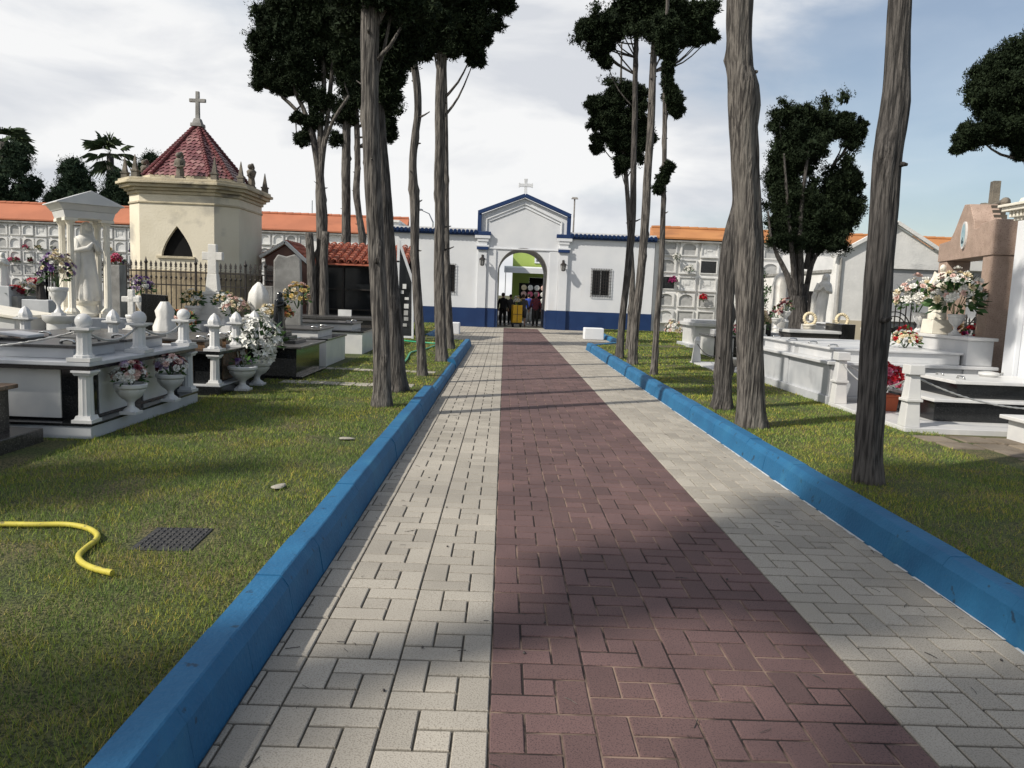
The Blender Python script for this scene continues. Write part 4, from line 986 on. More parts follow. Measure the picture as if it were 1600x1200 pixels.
bw = thing('boundary_wall', 'grey rendered wall with a stepped coping behind the pink portal', 'wall', (11.6, 19.5, 0))
MB().box(-1.9,6,0,.3,0,2.6).build('wall', pm('grey_render', (.36,.365,.375), (.31,.315,.325), 1.2, .9, .3, 30), bw); m = MB(); m.box(-1.95,6.05,-.06,.36,2.6,2.74); m.build('coping', M['old_white'], bw)
m = MB(); m.box(-.1,1.2,-.12,-.062,2.62,2.86); m.build('stone_block', M['marble'], bw)
MB().box(-1.9,6,-.09,-.003,1.28,1.42).build('ledge', M['old_white'], bw)
po = thing('granite_portal', 'pink granite portal with a stepped gable, oval emblem and draped stone cross', 'portal', (8.1, 13.35, 0), R(-101.5))
# local x runs from far pillar (-) to near pillar (+)... front faces local -y
m = MB()
m.build
for x0, x1 in ((-1.22,-.80),(.82,1.20)): MB().box(x0,x1,-.2,.2,.12,2.50).build('pillar', M['pink_granite'], po, bevel=.01)
MB().prism([(-1.24,2.502),(1.22,2.502),(1.22,3.06),(.62,3.04),(.60,2.98),(.36,2.98),(.33,3.12),(.08,3.42),(-.16,3.44),(-.52,3.02),(-.70,2.86),(-1.24,2.84)], 'y', -.22, .22).build('lintel', M['pink_granite'], po, bevel=.01)
for i in range(5): pass
st_ = MB()
for i in range(4): st_.box(.06+.07*i,.14+.07*i,.1,.30,3.1-.08*i,3.40-.085*i)
st_.build('stone_steps', M['stone_brown'], po)
MB().box(-1.0,1.30,-.42,-.205,.12,.60).build('pedestal', M['pink_granite'], po, bevel=.01)
em = MB(); em.add([( .0+.115*math.cos(a), -.250, 2.90+.235*math.sin(a)) for a in [2*PI*i/24 for i in range(24)]] + [(.0+.115*math.cos(a), -.221, 2.90+.235*math.sin(a)) for a in [2*PI*i/24 for i in range(24)]], [tuple(range(24))] + [(i,(i+1)%24,(i+1)%24+24,i+24) for i in range(24)])
eo = em.build('emblem', M['marble'], po)
MB().add([(.085*math.cos(a), -.253, 2.90+.195*math.sin(a)) for a in [2*PI*i/24 for i in range(24)]] , [tuple(range(24))]).build('emblem_field', pm('emblem_blue', (.34,.47,.50), (.25,.38,.44), 6, .5), eo)
e2 = MB(); e2.add([(-.05,-.257,2.80),(.05,-.257,2.80),(.035,-.257,2.76),(-.035,-.257,2.76)], [(0,1,2,3)]); e2.add([(-.012,-.257,2.80),(.012,-.257,2.80),(.012,-.257,2.86),(-.012,-.257,2.87)], [(0,1,2,3)]); e2.add([(-.04,-.257,2.80),(-.02,-.257,2.80),(-.02,-.257,2.83),(-.04,-.257,2.83)], [(0,1,2,3)])
e2.build('ship', pm('emblem_dark', (.03,.06,.08)), eo)
cs = MB(); cs.cbox(-.42,.33,2.6,.16,.14,1.28,.9); cs.tube([(-.95,.33,3.42),(.05,.33,3.46)], .07, 8); cs.ball((.07,.33,3.46), .085, 8, 6); cs.build('cross', M['weathered'], po, bevel=.01)
cl = MB()   # cloth hanging from the cross arms in deep folds
n = 26; vs = []; fs = []
for i in range(n+1):
    u = i/n; x = -1.24 + .78*u
    f_ = .06*math.sin(u*24)+.04*math.sin(u*51)
    for j in range(9):
        v = j/8; x2 = -1.0+.62*u + (x+1.0-.62*u)*v**.8; top_ = 3.54 + .06*math.sin(u*PI); z = top_ - (.06+.80*v*(1-.55*u))
        vs.append((x2 - .10*v*(1-u), .26 - .07*math.sin(v*PI) + f_*(.3+v), z))
for i in range(n):
    for j in range(8): a = i*9+j; fs.append((a,a+9,a+10,a+1))
cl.add(vs, fs); co = cl.build('drapery', M['weathered'], po, smooth=180); sm = co.modifiers.new('Solid', 'SOLIDIFY'); sm.thickness = .05
wp = thing('pantheon', 'bright white classical pantheon with a dentilled cornice at the right edge of the picture', 'pantheon', (7.5, 9.8, 0))
MB().box(.02,2.2,0,1.65,.12,2.95).build('wall', M['white_paint'], wp, bevel=.01)
m = MB(); m.box(-.10,2.3,-.10,1.75,.12,.55); m.box(-.06,2.3,-.06,1.70,.552,.66); m.build('plinth', M['white_paint'], wp, bevel=.02)
m = MB(); m.box(-.04,2.3,-.04,1.69,2.952,3.0); m.box(-.16,2.4,-.16,1.81,3.09,3.15); m.box(-.20,2.45,-.20,1.85,3.152,3.19)
for i in range(22): m.box(-.11,-.03,-.02+i*.08,.02+i*.08,3.0,3.089)
for i in range(28): m.box(0+i*.08,.04+i*.08,-.11,-.03,3.0,3.089)
m.box(-.03,2.3,-.03,1.68,3.001,3.088); m.build('cornice', M['marble_warm'], wp, bevel=.006)
m = MB()
for a, z0, z1 in ((.62,3.192,3.28),(.48,3.282,3.38)): m.cbox(.28,1.35,z0,a,a,z1-z0,.92)
m.cbox(.28,1.35,3.382,.36,.36,.75,.15); m.build('pinnacle', M['marble_warm'], wp, bevel=.01)
for y in (.12,1.3): MB().box(-.06,.018,y,y+.26,.67,2.94).build('pilaster', M['white_paint'], wp, bevel=.012)

# ------------------------------------------------------------------ helpers for the graves
def W(t, name, mat, mb, **k):
    """a part given in world coordinates under the unrotated thing t"""
    l = t.location; mb.move(-l.x, -l.y, -l.z); return mb.build(name, M[mat], t, **k)
def sub(par, t, name, mat, mb, **k):
    l = t.location; mb.move(-l.x, -l.y, -l.z); return mb.build(name, M[mat], par, **k)
def blossom(out, c, d, r, kind='rose'):
    d = d.normalized(); a = d.orthogonal().normalized(); b = d.cross(a)
    if kind == 'lily':
        for k in range(6):
            t = 2*PI*k/6; e = a*math.cos(t) + b*math.sin(t); s = d.cross(e)
            out.append((c - s*r*.12, c + e*r*.55 + d*r*.35 - s*r*.28, c + e*r*1.0 + d*r*.30, c + e*r*.55 + d*r*.35 + s*r*.28))
        return
    for ring, (rr, up, m) in enumerate(((1.0,.12,6),(.66,.42,5),(.34,.62,4))):
        for k in range(m):
            t = 2*PI*(k + .5*ring)/m; e = a*math.cos(t) + b*math.sin(t); s = d.cross(e); w_ = r*rr*.62
            out.append((c + e*r*rr*.25 - s*w_*.5, c + e*r*rr + d*r*up - s*w_*.55, c + e*r*rr*1.02 + d*r*(up+.16), c + e*r*rr + d*r*up + s*w_*.55))
            out.append((c + e*r*rr*.25 - s*w_*.5, c + e*r*rr + d*r*up + s*w_*.55, c + e*r*rr*.25 + s*w_*.5, c + e*r*rr*.2))
def bouquet(name, label, loc, rx, rz, cols, n, br=.035, kind='rose', leaves=60, group=None, seed=0, ry=None, ll=.09, low=-.15):
    """blossoms of the given petal colours over a mound of leaves; loc is where it is planted"""
    r_ = random.Random(seed); t = thing(name, label, 'flowers', loc, 0, group); ry = ry or rx
    groups_ = {c: [] for c in cols}
    for i in range(n):
        a = r_.uniform(0, 2*PI); s = r_.uniform(low, 1); q = math.sqrt(max(0, 1-s*s)); d = Vector((math.cos(a)*q, math.sin(a)*q, s))
        k = r_.uniform(.72, 1.0); p = Vector((d.x*rx*k, d.y*ry*k, rz*(.42 + .58*d.z*k)))
        blossom(groups_[cols[i % len(cols)]], p, d + Vector((0,0,.25)), br*r_.uniform(.8,1.2), kind)
    for c, qs in groups_.items():
        if not qs: continue
        m = MB()
        for q in qs: m.add(q, [(0,1,2,3)])
        m.build('blossoms', M['petal_' + c], t)
    m = MB()
    for i in range(leaves):
        a = r_.uniform(0, 2*PI); s = r_.uniform(-.5, .95); q = math.sqrt(max(0, 1-s*s)); d = Vector((math.cos(a)*q, math.sin(a)*q, s)); l = ll*r_.uniform(.7,1.4)
        k = r_.uniform(.45,.9); p = Vector((d.x*rx*k, d.y*ry*k, rz*(.36 + .5*d.z*k))); sd_ = d.cross(Vector((r_.uniform(-1,1),r_.uniform(-1,1),r_.uniform(-1,1)))).normalized()*l*.22
        m.add([p, p + d*l*.5 + sd_, p + d*l, p + d*l*.5 - sd_], [(0,1,2,3)])
    for i in range(7):
        a = r_.uniform(0, 2*PI); m.bar((0,0,-.02),(math.cos(a)*rx*.5,math.sin(a)*ry*.5,rz*.5), .008)
    m.build('leaves', M['leaf'], t)
    return t
def rope(p, q, sag, r=.012, n=22):
    p, q = Vector(p), Vector(q); pts = []; rd = []
    for i in range(n*2+1):
        t = i/(n*2); pts.append(p.lerp(q, t) - Vector((0,0,sag*4*t*(1-t)))); rd.append(r*(1.25 if i % 2 else .75))
    return MB().tube(pts, rd, 6)
def statue_mesh(H, praying=True, wide=1.0, veil=True, face=-PI/2, seed=0):
    """draped standing figure, one continuous-looking carved block; faces local -y"""
    m = MB(); n = 36
    prof = [(.150,.0),(.158,.03),(.150,.10),(.138,.22),(.126,.36),(.118,.48),(.112,.56),(.118,.64),(.130,.72),(.132,.77),(.118,.805),(.075,.825),(.048,.84),(.044,.858)]
    vs = []; fs = []
    for r, z in prof:
        for k in range(n):
            a = 2*PI*k/n; f = 1 + (.085*math.sin(7*a + 1.2 + z*2 + seed) + .045*math.sin(13*a + z*5)) * max(0, 1 - z/.74) ** .7
            sway = .018*math.sin(z*4 + seed)
            vs.append(((r*wide*f*math.cos(a) + sway)*H, r*.78*f*math.sin(a)*H, z*H))
    for i in range(len(prof)-1):
        for k in range(n): k2 = (k+1)%n; fs.append((i*n+k,i*n+k2,(i+1)*n+k2,(i+1)*n+k))
    fs.append(tuple(range(n-1,-1,-1))); fs.append(tuple((len(prof)-1)*n+k for k in range(n))); m.add(vs, fs)
    m.ball((.012*H,-.012*H,.915*H), .062*H, 14, 10, (.85,1,1.18)); m.cbox(.012*H,-.078*H,.90*H,.016*H,.03*H,.026*H,.6)
    if veil:
        m.lathe(.012*H,.014*H,[(.125*H,.66*H),(.118*H,.74*H),(.095*H,.80*H),(.078*H,.85*H),(.076*H,.90*H),(.072*H,.945*H),(.05*H,.985*H),(.01*H,1.0*H)],18,9,.05,1,.82)
    for s in (-1,1):
        if praying: m.tube([(s*.115*H*wide,.0,.765*H),(s*.15*H*wide,-.03*H,.63*H),(s*.06*H,-.135*H,.66*H),(.0,-.15*H,.74*H)],[.04*H,.046*H,.036*H,.016*H],9)
        else: m.tube([(s*.115*H*wide,.0,.765*H),(s*.175*H*wide,-.02*H,.62*H),(s*.20*H,-.10*H,.56*H)],[.04*H,.042*H,.024*H],9)
    m.tube([(-.10*H,.02*H,.78*H),(-.15*H,.0,.5*H),(-.13*H,.03*H,.2*H),(-.14*H,.03*H,.02*H)],[.05*H,.06*H,.055*H,.05*H],9)
    return m
def urn(name, label, loc, H, Wd, mat='marble', group=None, flute=10):
    t = thing(name, label, 'urn', loc, 0, group); r = Wd/2
    MB().cbox(0,0,0,r*1.05,r*1.05,H*.10).build('foot', M[mat], t, bevel=.004)
    MB().lathe(0,0,[(r*.48,H*.10),(r*.46,H*.14),(r*.22,H*.24),(r*.20,H*.36),(r*.30,H*.44),(r*.62,H*.56),(r*.86,H*.74),(r*.88,H*.82)],20,flute,.05).build('bowl', M[mat], t, smooth=50)
    MB().lathe(0,0,[(r*.86,H*.821),(r*1.0,H*.88),(r*1.02,H*.97),(r*.96,H),(r*.8,H),(r*.78,H*.92)],20).build('rim', M[mat], t, smooth=40)
    return t
def fluted_post(m, x, y, z0, h, top='ball', w=.15):
    m.cbox(x,y,z0,w*1.45,w*1.45,.035); m.lathe(x,y,[(w*.58,z0+.035),(w*.57,z0+.052),(w*.45,z0+.062),(w*.41,z0+.085),(w*.39,z0+h*.60),(w*.55,z0+h*.63),(w*.62,z0+h*.66)],20,10,.06)
    m.cbox(x,y,z0+h*.66,w*1.35,w*1.35,.022)
    if top == 'ball':
        m.lathe(x,y,[(w*.42,z0+h*.66+.022),(w*.28,z0+h*.72),(w*.34,z0+h*.76)],14); m.ball((x,y,z0+h-.075), .075, 16, 10)
    else:
        m.lathe(x,y,[(w*.50,z0+h*.66+.022),(w*.56,z0+h*.74),(w*.50,z0+h*.82),(w*.30,z0+h*.93),(w*.04,z0+h)],27,9,.05)
def handle(m, x, y, z, s=.11, along='y'):
    p = [(-s/2,0,0),(-s/2.4,0,.028),(0,0,.036),(s/2.4,0,.028),(s/2,0,0)]
    m.tube([(x + (b[0] if along == 'x' else 0), y + (b[0] if along == 'y' else 0), z + b[2]) for b in p], [.018,.014,.011,.014,.018], 7)

# ------------------------------------------------------------------ left: the white and black tomb with ball-topped posts
A = thing('tomb', 'large black and white marble tomb with ball-topped white posts and rope chains', 'tomb', (-3.78, 7.04, GZ))
ax, ay, az = -3.77, 7.04, GZ
W(A, 'plinth', 'marble_grey', MB().box(-6.8, ax, ay, 9.52, GZ-.04, .235), bevel=.006)
W(A, 'ledge', 'black_granite', MB().box(-6.82, ax+.012, ay-.012, 9.53, .237, .262), bevel=.004)
W(A, 'body', 'black_granite', MB().box(-6.7, ax-.17, ay+.17, 9.45, .263, .752))
for i, (x0,x1) in enumerate(((-5.35,-4.13),(-6.6,-5.55))): W(A, 'panel', 'marble', MB().box(x0,x1,ay+.155,ay+.171,.28,.74), bevel=.004)
for (y0,y1) in ((7.50,8.16),(8.42,9.08)): W(A, 'panel', 'marble', MB().box(ax-.171,ax-.155,y0,y1,.28,.74), bevel=.004)
W(A, 'top_ledge', 'marble_grey', MB().box(-6.82, ax+.005, ay-.005, 9.53, .79, .832), bevel=.008)
W(A, 'under_ledge', 'black_granite', MB().box(-6.8, ax-.02, ay+.02, 9.51, .753, .789), bevel=.004)
def sq_col(m, x, y, z0, z1, w):
    m.cbox(x,y,z0,w*1.5,w*1.5,.03); m.cbox(x,y,z0+.03,w*1.25,w*1.25,.035,.85)
    m.lathe(x,y,[(w*.52,z0+.065),(w*.50,z0+.1),(w*.46,z1-.07),(w*.50,z1-.05)],24,12,.05); m.cbox(x,y,z1-.05,w*1.1,w*1.1,.03,1.22); m.cbox(x,y,z1-.02,w*1.45,w*1.45,.019)
for (x,y) in ((ax-.085,ay+.085),(ax-.085,9.42)):
    c_ = MB(); sq_col(c_,x,y,.263,.752,.125); W(A,'column','marble',c_,smooth=40)
for (x,y) in ((ax-.10,ay+.10),(ax-.10,8.22),(ax-.10,9.36),(-6.6,ay+.1)):
    c_ = MB(); fluted_post(c_,x,y,.833,.44); W(A,'post','marble',c_,smooth=40)
for a, b in (((ax-.10,ay+.10),(ax-.10,8.22)),((ax-.10,8.22),(ax-.10,9.36)),((ax-.10,ay+.10),(-6.6,ay+.1))):
    W(A,'chain','chain', rope((a[0],a[1],1.125),(b[0],b[1],1.125), .13 if a[0]==b[0] else .22, .011, 30), smooth=180)
for (y0,y1) in ((7.30,8.08),(8.28,9.2)):
    cs_ = W(A,'coffin_base','marble_grey', MB().box(-6.5,-4.06,y0,y1,.833,.93), bevel=.004)
    lid = W(A,'lid','grey_slab', MB().box(-6.54,-4.02,y0-.03,y1+.03,.931,.962), bevel=.008)
    for y in (y0+.16,y1-.16):
        for x in (-4.2,-5.0): hm = MB(); handle(hm,x,y,.962,.13,'x'); sub(lid,A,'handle','steel',hm,smooth=180)
bk_ = thing('memorial_tablet', 'white open book tablet lying on the grey tomb lid at the left edge', 'tablet', (-4.95, 7.75, .965), .1)
MB().box(-.28,.28,-.19,.19,0,.02).build('base', M['black_granite'], bk_); MB().prism([(-.26,.02),(0,.05),(.26,.02),(.26,.05),(0,.075),(-.26,.05)],'y',-.17,.17).build('page', M['marble'], bk_, bevel=.006)
for i, (y, nm) in enumerate(((7.66,'near'),(8.58,'far'))):
    u_ = urn('stone_urn', ['white stone urn nearer the viewer on the black and white tomb ledge', 'white stone urn on the tomb ledge farther along, beside the dark tomb'][i], (-3.74+.04, y, .262), .31, .31, group='white urns on the tomb ledge')
    bouquet('flower_bouquet', ['pale and wine coloured flowers filling the nearer white urn', 'pale and wine coloured flowers filling the farther white urn'][i], (-3.70, y, .55), .17, .24, ['white','wine','lilac','white','blush'], 64, .036, leaves=50, group='flowers in the ledge urns', seed=i+3, ll=.06)

# dark tomb cut by the left edge
T = thing('tomb', 'dark brown granite tomb on a step, cut by the left edge', 'tomb', (-4.12, 6.86, GZ))
W(T,'step','dark_granite', MB().box(-6.6,-4.10,4.6,6.86,GZ-.03,.245), bevel=.008)
W(T,'body','dark_granite', MB().box(-6.5,-4.30,4.8,6.70,.246,.615))
W(T,'lid','brown_granite', MB().box(-6.55,-4.24,4.75,6.75,.616,.655), bevel=.008)

# brown and black tomb with cone-topped posts
B = thing('tomb', 'black and brown granite tomb with cone-topped white posts, behind the ball-post tomb', 'tomb', (-3.72, 10.12, GZ))
W(B,'plinth','black_granite', MB().box(-6.8,-3.70,10.10,12.0,GZ-.03,.235), bevel=.008)
W(B,'ledge','marble_grey', MB().box(-6.8,-3.71,10.11,11.99,.236,.25))
W(B,'body','black_granite', MB().box(-6.7,-3.86,10.26,11.92,.251,.655))
W(B,'panel','brown_granite', MB().box(-5.4,-4.12,10.245,10.261,.27,.64)); W(B,'panel','brown_granite', MB().box(-3.861,-3.845,10.6,11.6,.27,.64))
W(B,'top_ledge','black_granite', MB().box(-6.8,-3.72,10.12,11.98,.656,.70), bevel=.008)
c_ = MB(); sq_col(c_,-3.81,10.2,.251,.655,.115); W(B,'column','marble',c_,smooth=40)
for (x,y) in ((-3.82,10.22),(-3.82,11.05),(-3.82,11.86),(-5.15,10.22),(-6.3,10.22)):
    c_ = MB(); fluted_post(c_,x,y,.701,.50,'cone',.15); W(B,'post','marble',c_,smooth=40)
for (y0,y1) in ((10.4,11.05),(11.2,11.85)):
    W(B,'coffin_base','brown_granite', MB().box(-6.5,-4.02,y0,y1,.701,.80)); lid = W(B,'lid','grey_slab', MB().box(-6.54,-3.99,y0-.03,y1+.03,.801,.835), bevel=.008)
    for y in (y0+.12,y1-.12): hm = MB(); handle(hm,-4.12,y,.835,.12,'x'); sub(lid,B,'handle','steel',hm,smooth=180)
for i,y in enumerate((10.72,11.35)):
    u_ = urn('stone_planter', ['low white stone planter at the foot of the brown and black tomb, left one', 'low white stone planter under the big white lilies'][i], (-3.62,y,GZ), .34,.40, group='planters beside the brown and black tomb')
bouquet('lily_bouquet','large spray of white lilies hanging over the planter beside the black granite tomb', (-3.60,11.30,.46),.36,.74,['white'],120,.075,'lily',60,seed=11,ll=.16,low=-.7)
bouquet('flower_bouquet','few purple flowers drooping in the left low planter', (-3.62,10.72,.45),.14,.14,['purple','lilac'],16,.03,leaves=30,seed=12)

# black tomb with the kneeling black figure
K = thing('tomb', 'polished black granite tomb on a low base, carrying a dark stepped pedestal', 'tomb', (-3.35,12.3,GZ))
W(K,'base','black_granite', MB().box(-6.2,-3.18,12.2,13.95,GZ-.03,.165), bevel=.006)
W(K,'body','black_granite', MB().box(-6.1,-3.30,12.32,13.85,.166,.60))
W(K,'lid','grey_slab', MB().box(-6.2,-3.20,12.22,13.93,.601,.645), bevel=.012)
m = MB(); m.box(-4.1,-3.42,12.7,13.4,.646,.70); m.box(-3.98,-3.55,12.8,13.3,.701,.76); m.box(-3.9,-3.62,12.86,13.22,.761,.83); W(K,'pedestal','black_granite',m,bevel=.006)
s_ = statue_mesh(.66,True).build('statue', M['black_granite'], smooth=50); s_.location = (-3.78,13.04,.831); s_.rotation_euler.z = R(70)
tag(s_, 'black stone praying figure standing on the polished black tomb', 'statue')
# pale tombs with dark lids
def pale_tomb(label, x0, x1, y0, y1, zt, ux, up=True, body='marble'):
    t = thing('tomb', label, 'tomb', (x1, y0, GZ), 0, 'white tombs with dark lids')
    W(t,'body',body, MB().box(x0,x1,y0,y1,GZ-.03,zt), bevel=.006); W(t,'slab','black_granite', MB().box(x0-.03,x1+.03,y0-.03,y1+.03,zt+.001,zt+.035), bevel=.006)
    W(t,'coffin_base',body, MB().box(x0+.2,ux,y0+.18,y1-.35,zt+.036,zt+.17), bevel=.004)
    lid = W(t,'lid','grey_slab', MB().box(x0+.17,ux+.04,y0+.14,y1-.31,zt+.171,zt+.205), bevel=.008)
    for y in (y0+.4,y1-.6): hm = MB(); handle(hm,ux-.12,y,zt+.205,.12,'x'); sub(lid,t,'handle','steel',hm,smooth=180)
pale_tomb('white tomb with dark lid, nearer one behind the polished black tomb',-6.3,-3.30,14.4,16.1,.60,-3.5)
pale_tomb('white tomb with dark lid, farther one beside the leaning dark trunk',-6.3,-3.18,17.4,19.0,.60,-3.45)
dk = thing('tomb','long low dark granite tomb in front of the tiled porch','tomb',(-3.35,20.2,GZ)); W(dk,'body','dark_granite',MB().box(-6.4,-3.35,20.2,21.2,GZ-.03,.76)); W(dk,'lid','grey_slab',MB().box(-6.45,-3.28,20.13,21.25,.761,.84),bevel=.01)
m = MB(); m.box(-4.4,-4.05,20.5,20.56,.85,1.02); W(dk,'plaque','plaque_white',m)

# ------------------------------------------------------------------ left: canopy shrine and what stands round it
CN = thing('canopy_shrine','white marble shrine with a pitched canopy on columns','shrine',(-7.32,13.6,GZ),R(42))
MB().box(-.55,.55,-.55,.55,-.05,.80).build('base', M['marble_grey'], CN, bevel=.01)
for x,y in ((-.28,-.28),(.28,-.28),(-.28,.28),(.28,.28)):
    c_ = MB(); c_.cbox(x,y,.80,.26,.26,.07); c_.lathe(x,y,[(.11,.87),(.115,.90),(.085,.94),(.06,.97),(.055,1.7),(.048,2.34),(.06,2.38),(.085,2.42)],20,10,.05); c_.cbox(x,y,2.42,.20,.20,.05); c_.build('column', M['marble_warm'], CN, smooth=40)
m = MB(); m.cbox(0,0,2.471,.74,.74,.12,1.08); m.cbox(0,0,2.592,.82,.82,.10,1.16)
m.build('entablature', M['marble'], CN, bevel=.006)
MB().prism([(-.52,2.693),(.52,2.693),(.52,2.71),(.0,2.93),(-.52,2.71)],'y',-.51,.51).build('roof', M['marble'], CN, bevel=.008)
m = MB(); m.lathe(0,0,[(.21,.801),(.23,.86),(.19,.90),(.18,1.0),(.21,1.04),(.21,1.08)],20); m.build('pedestal', M['marble_warm'], CN, smooth=40)
s_ = statue_mesh(1.36,True,.95,True,seed=2).build('statue', M['statue_white'], smooth=50); s_.location = (-7.28,13.6,GZ+1.081); s_.rotation_euler.z = R(58)
tag(s_, 'life-like white praying Virgin statue standing inside the pitched canopy shrine','statue')
sl = thing('tomb','white marble tomb with a sloping top at the left edge beside the canopy shrine','tomb',(-7.75,12.3,GZ))
m = MB().prism([(-10.6,GZ-.03),(-7.75,GZ-.03),(-7.75,.90),(-10.6,1.25)],'y',12.3,13.3); W(sl,'body','marble',m,bevel=.01)
m = MB().prism([(-10.7,1.262),(-7.68,.902),(-7.68,.96),(-10.7,1.32)],'y',12.24,13.36); W(sl,'lid','marble_warm',m,bevel=.01)
pd = thing('round_pedestal','white round pedestal in front of the shrine carrying a fluted vase','pedestal',(-7.28,12.7,GZ)); MB().lathe(0,0,[(.24,-.03),(.24,.06),(.19,.10),(.18,.72),(.24,.78),(.25,.85)],22).build('shaft', M['marble'], pd, smooth=40)
urn('fluted_vase','fluted white vase on the round pedestal in front of the shrine',(-7.28,12.7,GZ+.85),.46,.30,flute=12)
bouquet('flower_bouquet','tall spray of cream blooms over purple flowers in the fluted vase',(-7.28,12.7,GZ+1.30),.26,.62,['cream','white','purple','lilac','purple','cream'],80,.042,leaves=80,seed=21)
bouquet('flower_bouquet','purple flowers half hidden behind the shrine column on the right',(-6.95,14.9,1.30),.22,.40,['purple','lilac','white'],40,.04,leaves=50,seed=22)
vs_ = urn('stone_vase','plain stone vase behind the right column of the shrine',(-6.95,14.9,.80),.5,.26); pb = MB().cbox(0,0,0,.45,.45,.69,.95).build('stone_block',M['marble_grey'],bevel=.01); pb.location=(-6.95,14.9,GZ); tag(pb,'grey block under the vase behind the shrine','block')
xs = thing('grave_cross','small white cross on a stepped foot between the shrine and the iron fence','cross',(-5.95,11.5+.9,GZ))
m = MB(); m.cbox(0,0,-.02,.5,.5,.62,.95); m.build('foot',M['marble_grey'],xs,bevel=.01)
m = MB(); m.cbox(0,0,.60,.30,.30,.10,.7); m.cbox(0,0,.70,.16,.16,.10,.6); m.cbox(0,0,.80,.10,.09,.52,.9); m.box(-.145,.145,-.04,.04,1.12,1.21); m.ball((0,0,1.165),.085,10,6,(1,.6,1)); m.build('cross',M['statue_white'],xs,bevel=.012)
vs_ = urn('stone_vase','small round white vase at the foot of the white cross',(-5.72,12.0,.70),.36,.25); pb = MB().cbox(0,0,0,.3,.3,.585,.95).build('stone_block',M['marble_grey'],bevel=.01); pb.location=(-5.72,12.0,GZ); tag(pb,'low grey block carrying the small round vase','block')
hs = thing('headstone','black granite headstone with a stepped curved shoulder before the iron fence','headstone',(-6.05,13.9,GZ))
MB().prism([(-.42,0),(.62,0),(.62,.52),(.42,.55),(.22,.60),(.10,.72),(.04,.88),(-.0,1.22),(-.42,1.24)],'y',-.07,.07).build('slab',M['black_granite'],hs,bevel=.008)
bouquet('rose_bouquet','coral roses with tall green leaves before the black headstone',(-5.62,13.55,.72),.22,.40,['orange','blush','orange'],26,.05,leaves=90,seed=23,ll=.14)
mw = MB().lathe(0,0,[(.16,0),(.17,.2),(.12,.34),(.14,.44),(.06,.58)],28,7,.05).build('stone_finial',M['statue_white'],smooth=60); mw.location=(-5.2,11.9,.84-.14); tag(mw,'carved white finial under the coral roses','ornament')
# white cross monument with pots
cm = thing('cross_monument','tall white stone cross on a tapering plinth before the chapel fence','monument',(-5.55,14.8,GZ))
m = MB(); m.cbox(0,0,-.02,.75,.7,.78,.96); m.build('base',M['marble_grey'],cm,bevel=.01)
m = MB(); m.cbox(0,0,.762,.60,.55,.12,.95); m.cbox(0,0,.883,.50,.45,.36,.62); m.cbox(0,0,1.244,.34,.30,.06); m.cbox(0,0,1.305,.24,.20,.34,.75); m.build('plinth',M['statue_white'],cm,bevel=.01)
m = MB(); m.cbox(0,0,1.646,.17,.13,.55,.9); m.box(-.19,.19,-.06,.06,1.90,2.05); m.build('cross',M['statue_white'],cm,bevel=.01)
for i,(x,nm) in enumerate(((-5.75,'left'),(-5.20,'right'))):
    urn('flower_pot',['white pot left of the tall stone cross','white pot right of the tall stone cross'][i],(x,14.35,.82),.34,.30,group='pots beside the tall stone cross')
    pb = MB().cbox(0,0,0,.4,.4,.705,.96).build('stone_block',M['marble'],bevel=.01); pb.location=(x,14.35,GZ); tag(pb,['pale block under the left pot of the stone cross','pale block under the right pot of the stone cross'][i],'block','blocks under the cross pots')
    bouquet('flower_bouquet',['cream and yellow flowers in the pot left of the stone cross','cream and yellow flowers in the pot right of the stone cross'][i],(x,14.35,1.15),.20,.32,['cream','white','yellow'],34,.038,leaves=90,seed=24+i,group='flowers beside the tall stone cross')
# group of flowers before the grey headstone
pk_ = thing('stone_pedestal','white stone pedestal with a pine cone finial among the pink and cream flowers','pedestal',(-4.42,13.95,GZ))
m = MB(); m.cbox(0,0,-.02,.62,.55,.90,.96); m.build('block',M['marble'],pk_,bevel=.01)
m = MB(); m.lathe(0,0,[(.10,.88),(.14,.92),(.10,.96),(.15,1.05),(.19,1.18),(.17,1.32),(.10,1.44),(.02,1.52)],32,8,.05); m.build('finial',M['statue_white'],pk_,smooth=60)
for i,(x,y,z,c,l,r,h) in enumerate(((-4.78,13.8,.98,['blush','cream','white','blush'],'pale pink and cream flowers left of the pine cone finial',.26,.42),(-4.15,13.75,.98,['cream','yellow','white'],'cream flowers right of the pine cone finial',.20,.28),
        (-3.98,14.9,1.18,['yellow','cream','yellow','blush'],'round ball of yellow roses against the grey headstone',.27,.50),(-3.98,14.05,.98,['orange','orange','yellow'],'orange roses with tall stems below the yellow ball',.14,.26))):
    bouquet('flower_bouquet',l,(x,y,z),r,h,c,46,.045,leaves=60,seed=30+i,group='flowers before the grey headstone')
for i,(x,y,z,h,l) in enumerate(((-4.78,13.8,.68,.32,'white cup vase holding pink and cream flowers'),(-4.15,13.75,.70,.30,'white cup vase holding cream flowers'))):
    urn('stone_vase',l,(x,y,z),h,.22,group='vases before the grey headstone')
tb2 = thing('tomb','low white marble tomb under the pink and cream flowers','tomb',(-4.0,13.95,GZ)); W(tb2,'body','marble',MB().box(-6.0,-3.75,13.98,14.32,GZ-.03,.66),bevel=.008)
gv = thing('headstone','tall rough grey headstone behind the yellow flowers','headstone',(-4.75,17.0,GZ),R(8)); m = MB(); m.prism([(-.30,0),(.30,0),(.31,1.2),(.28,2.05),(.16,2.16),(-.02,2.10),(-.2,2.14),(-.29,2.0)],'y',-.10,.10); m.build('slab',M['stone_grey'],gv,bevel=.03,seg=3); m = MB(); m.box(-.66,-.305,-.08,.08,0,1.45); m.build('side_slab',M['stone_grey'],gv,bevel=.01)
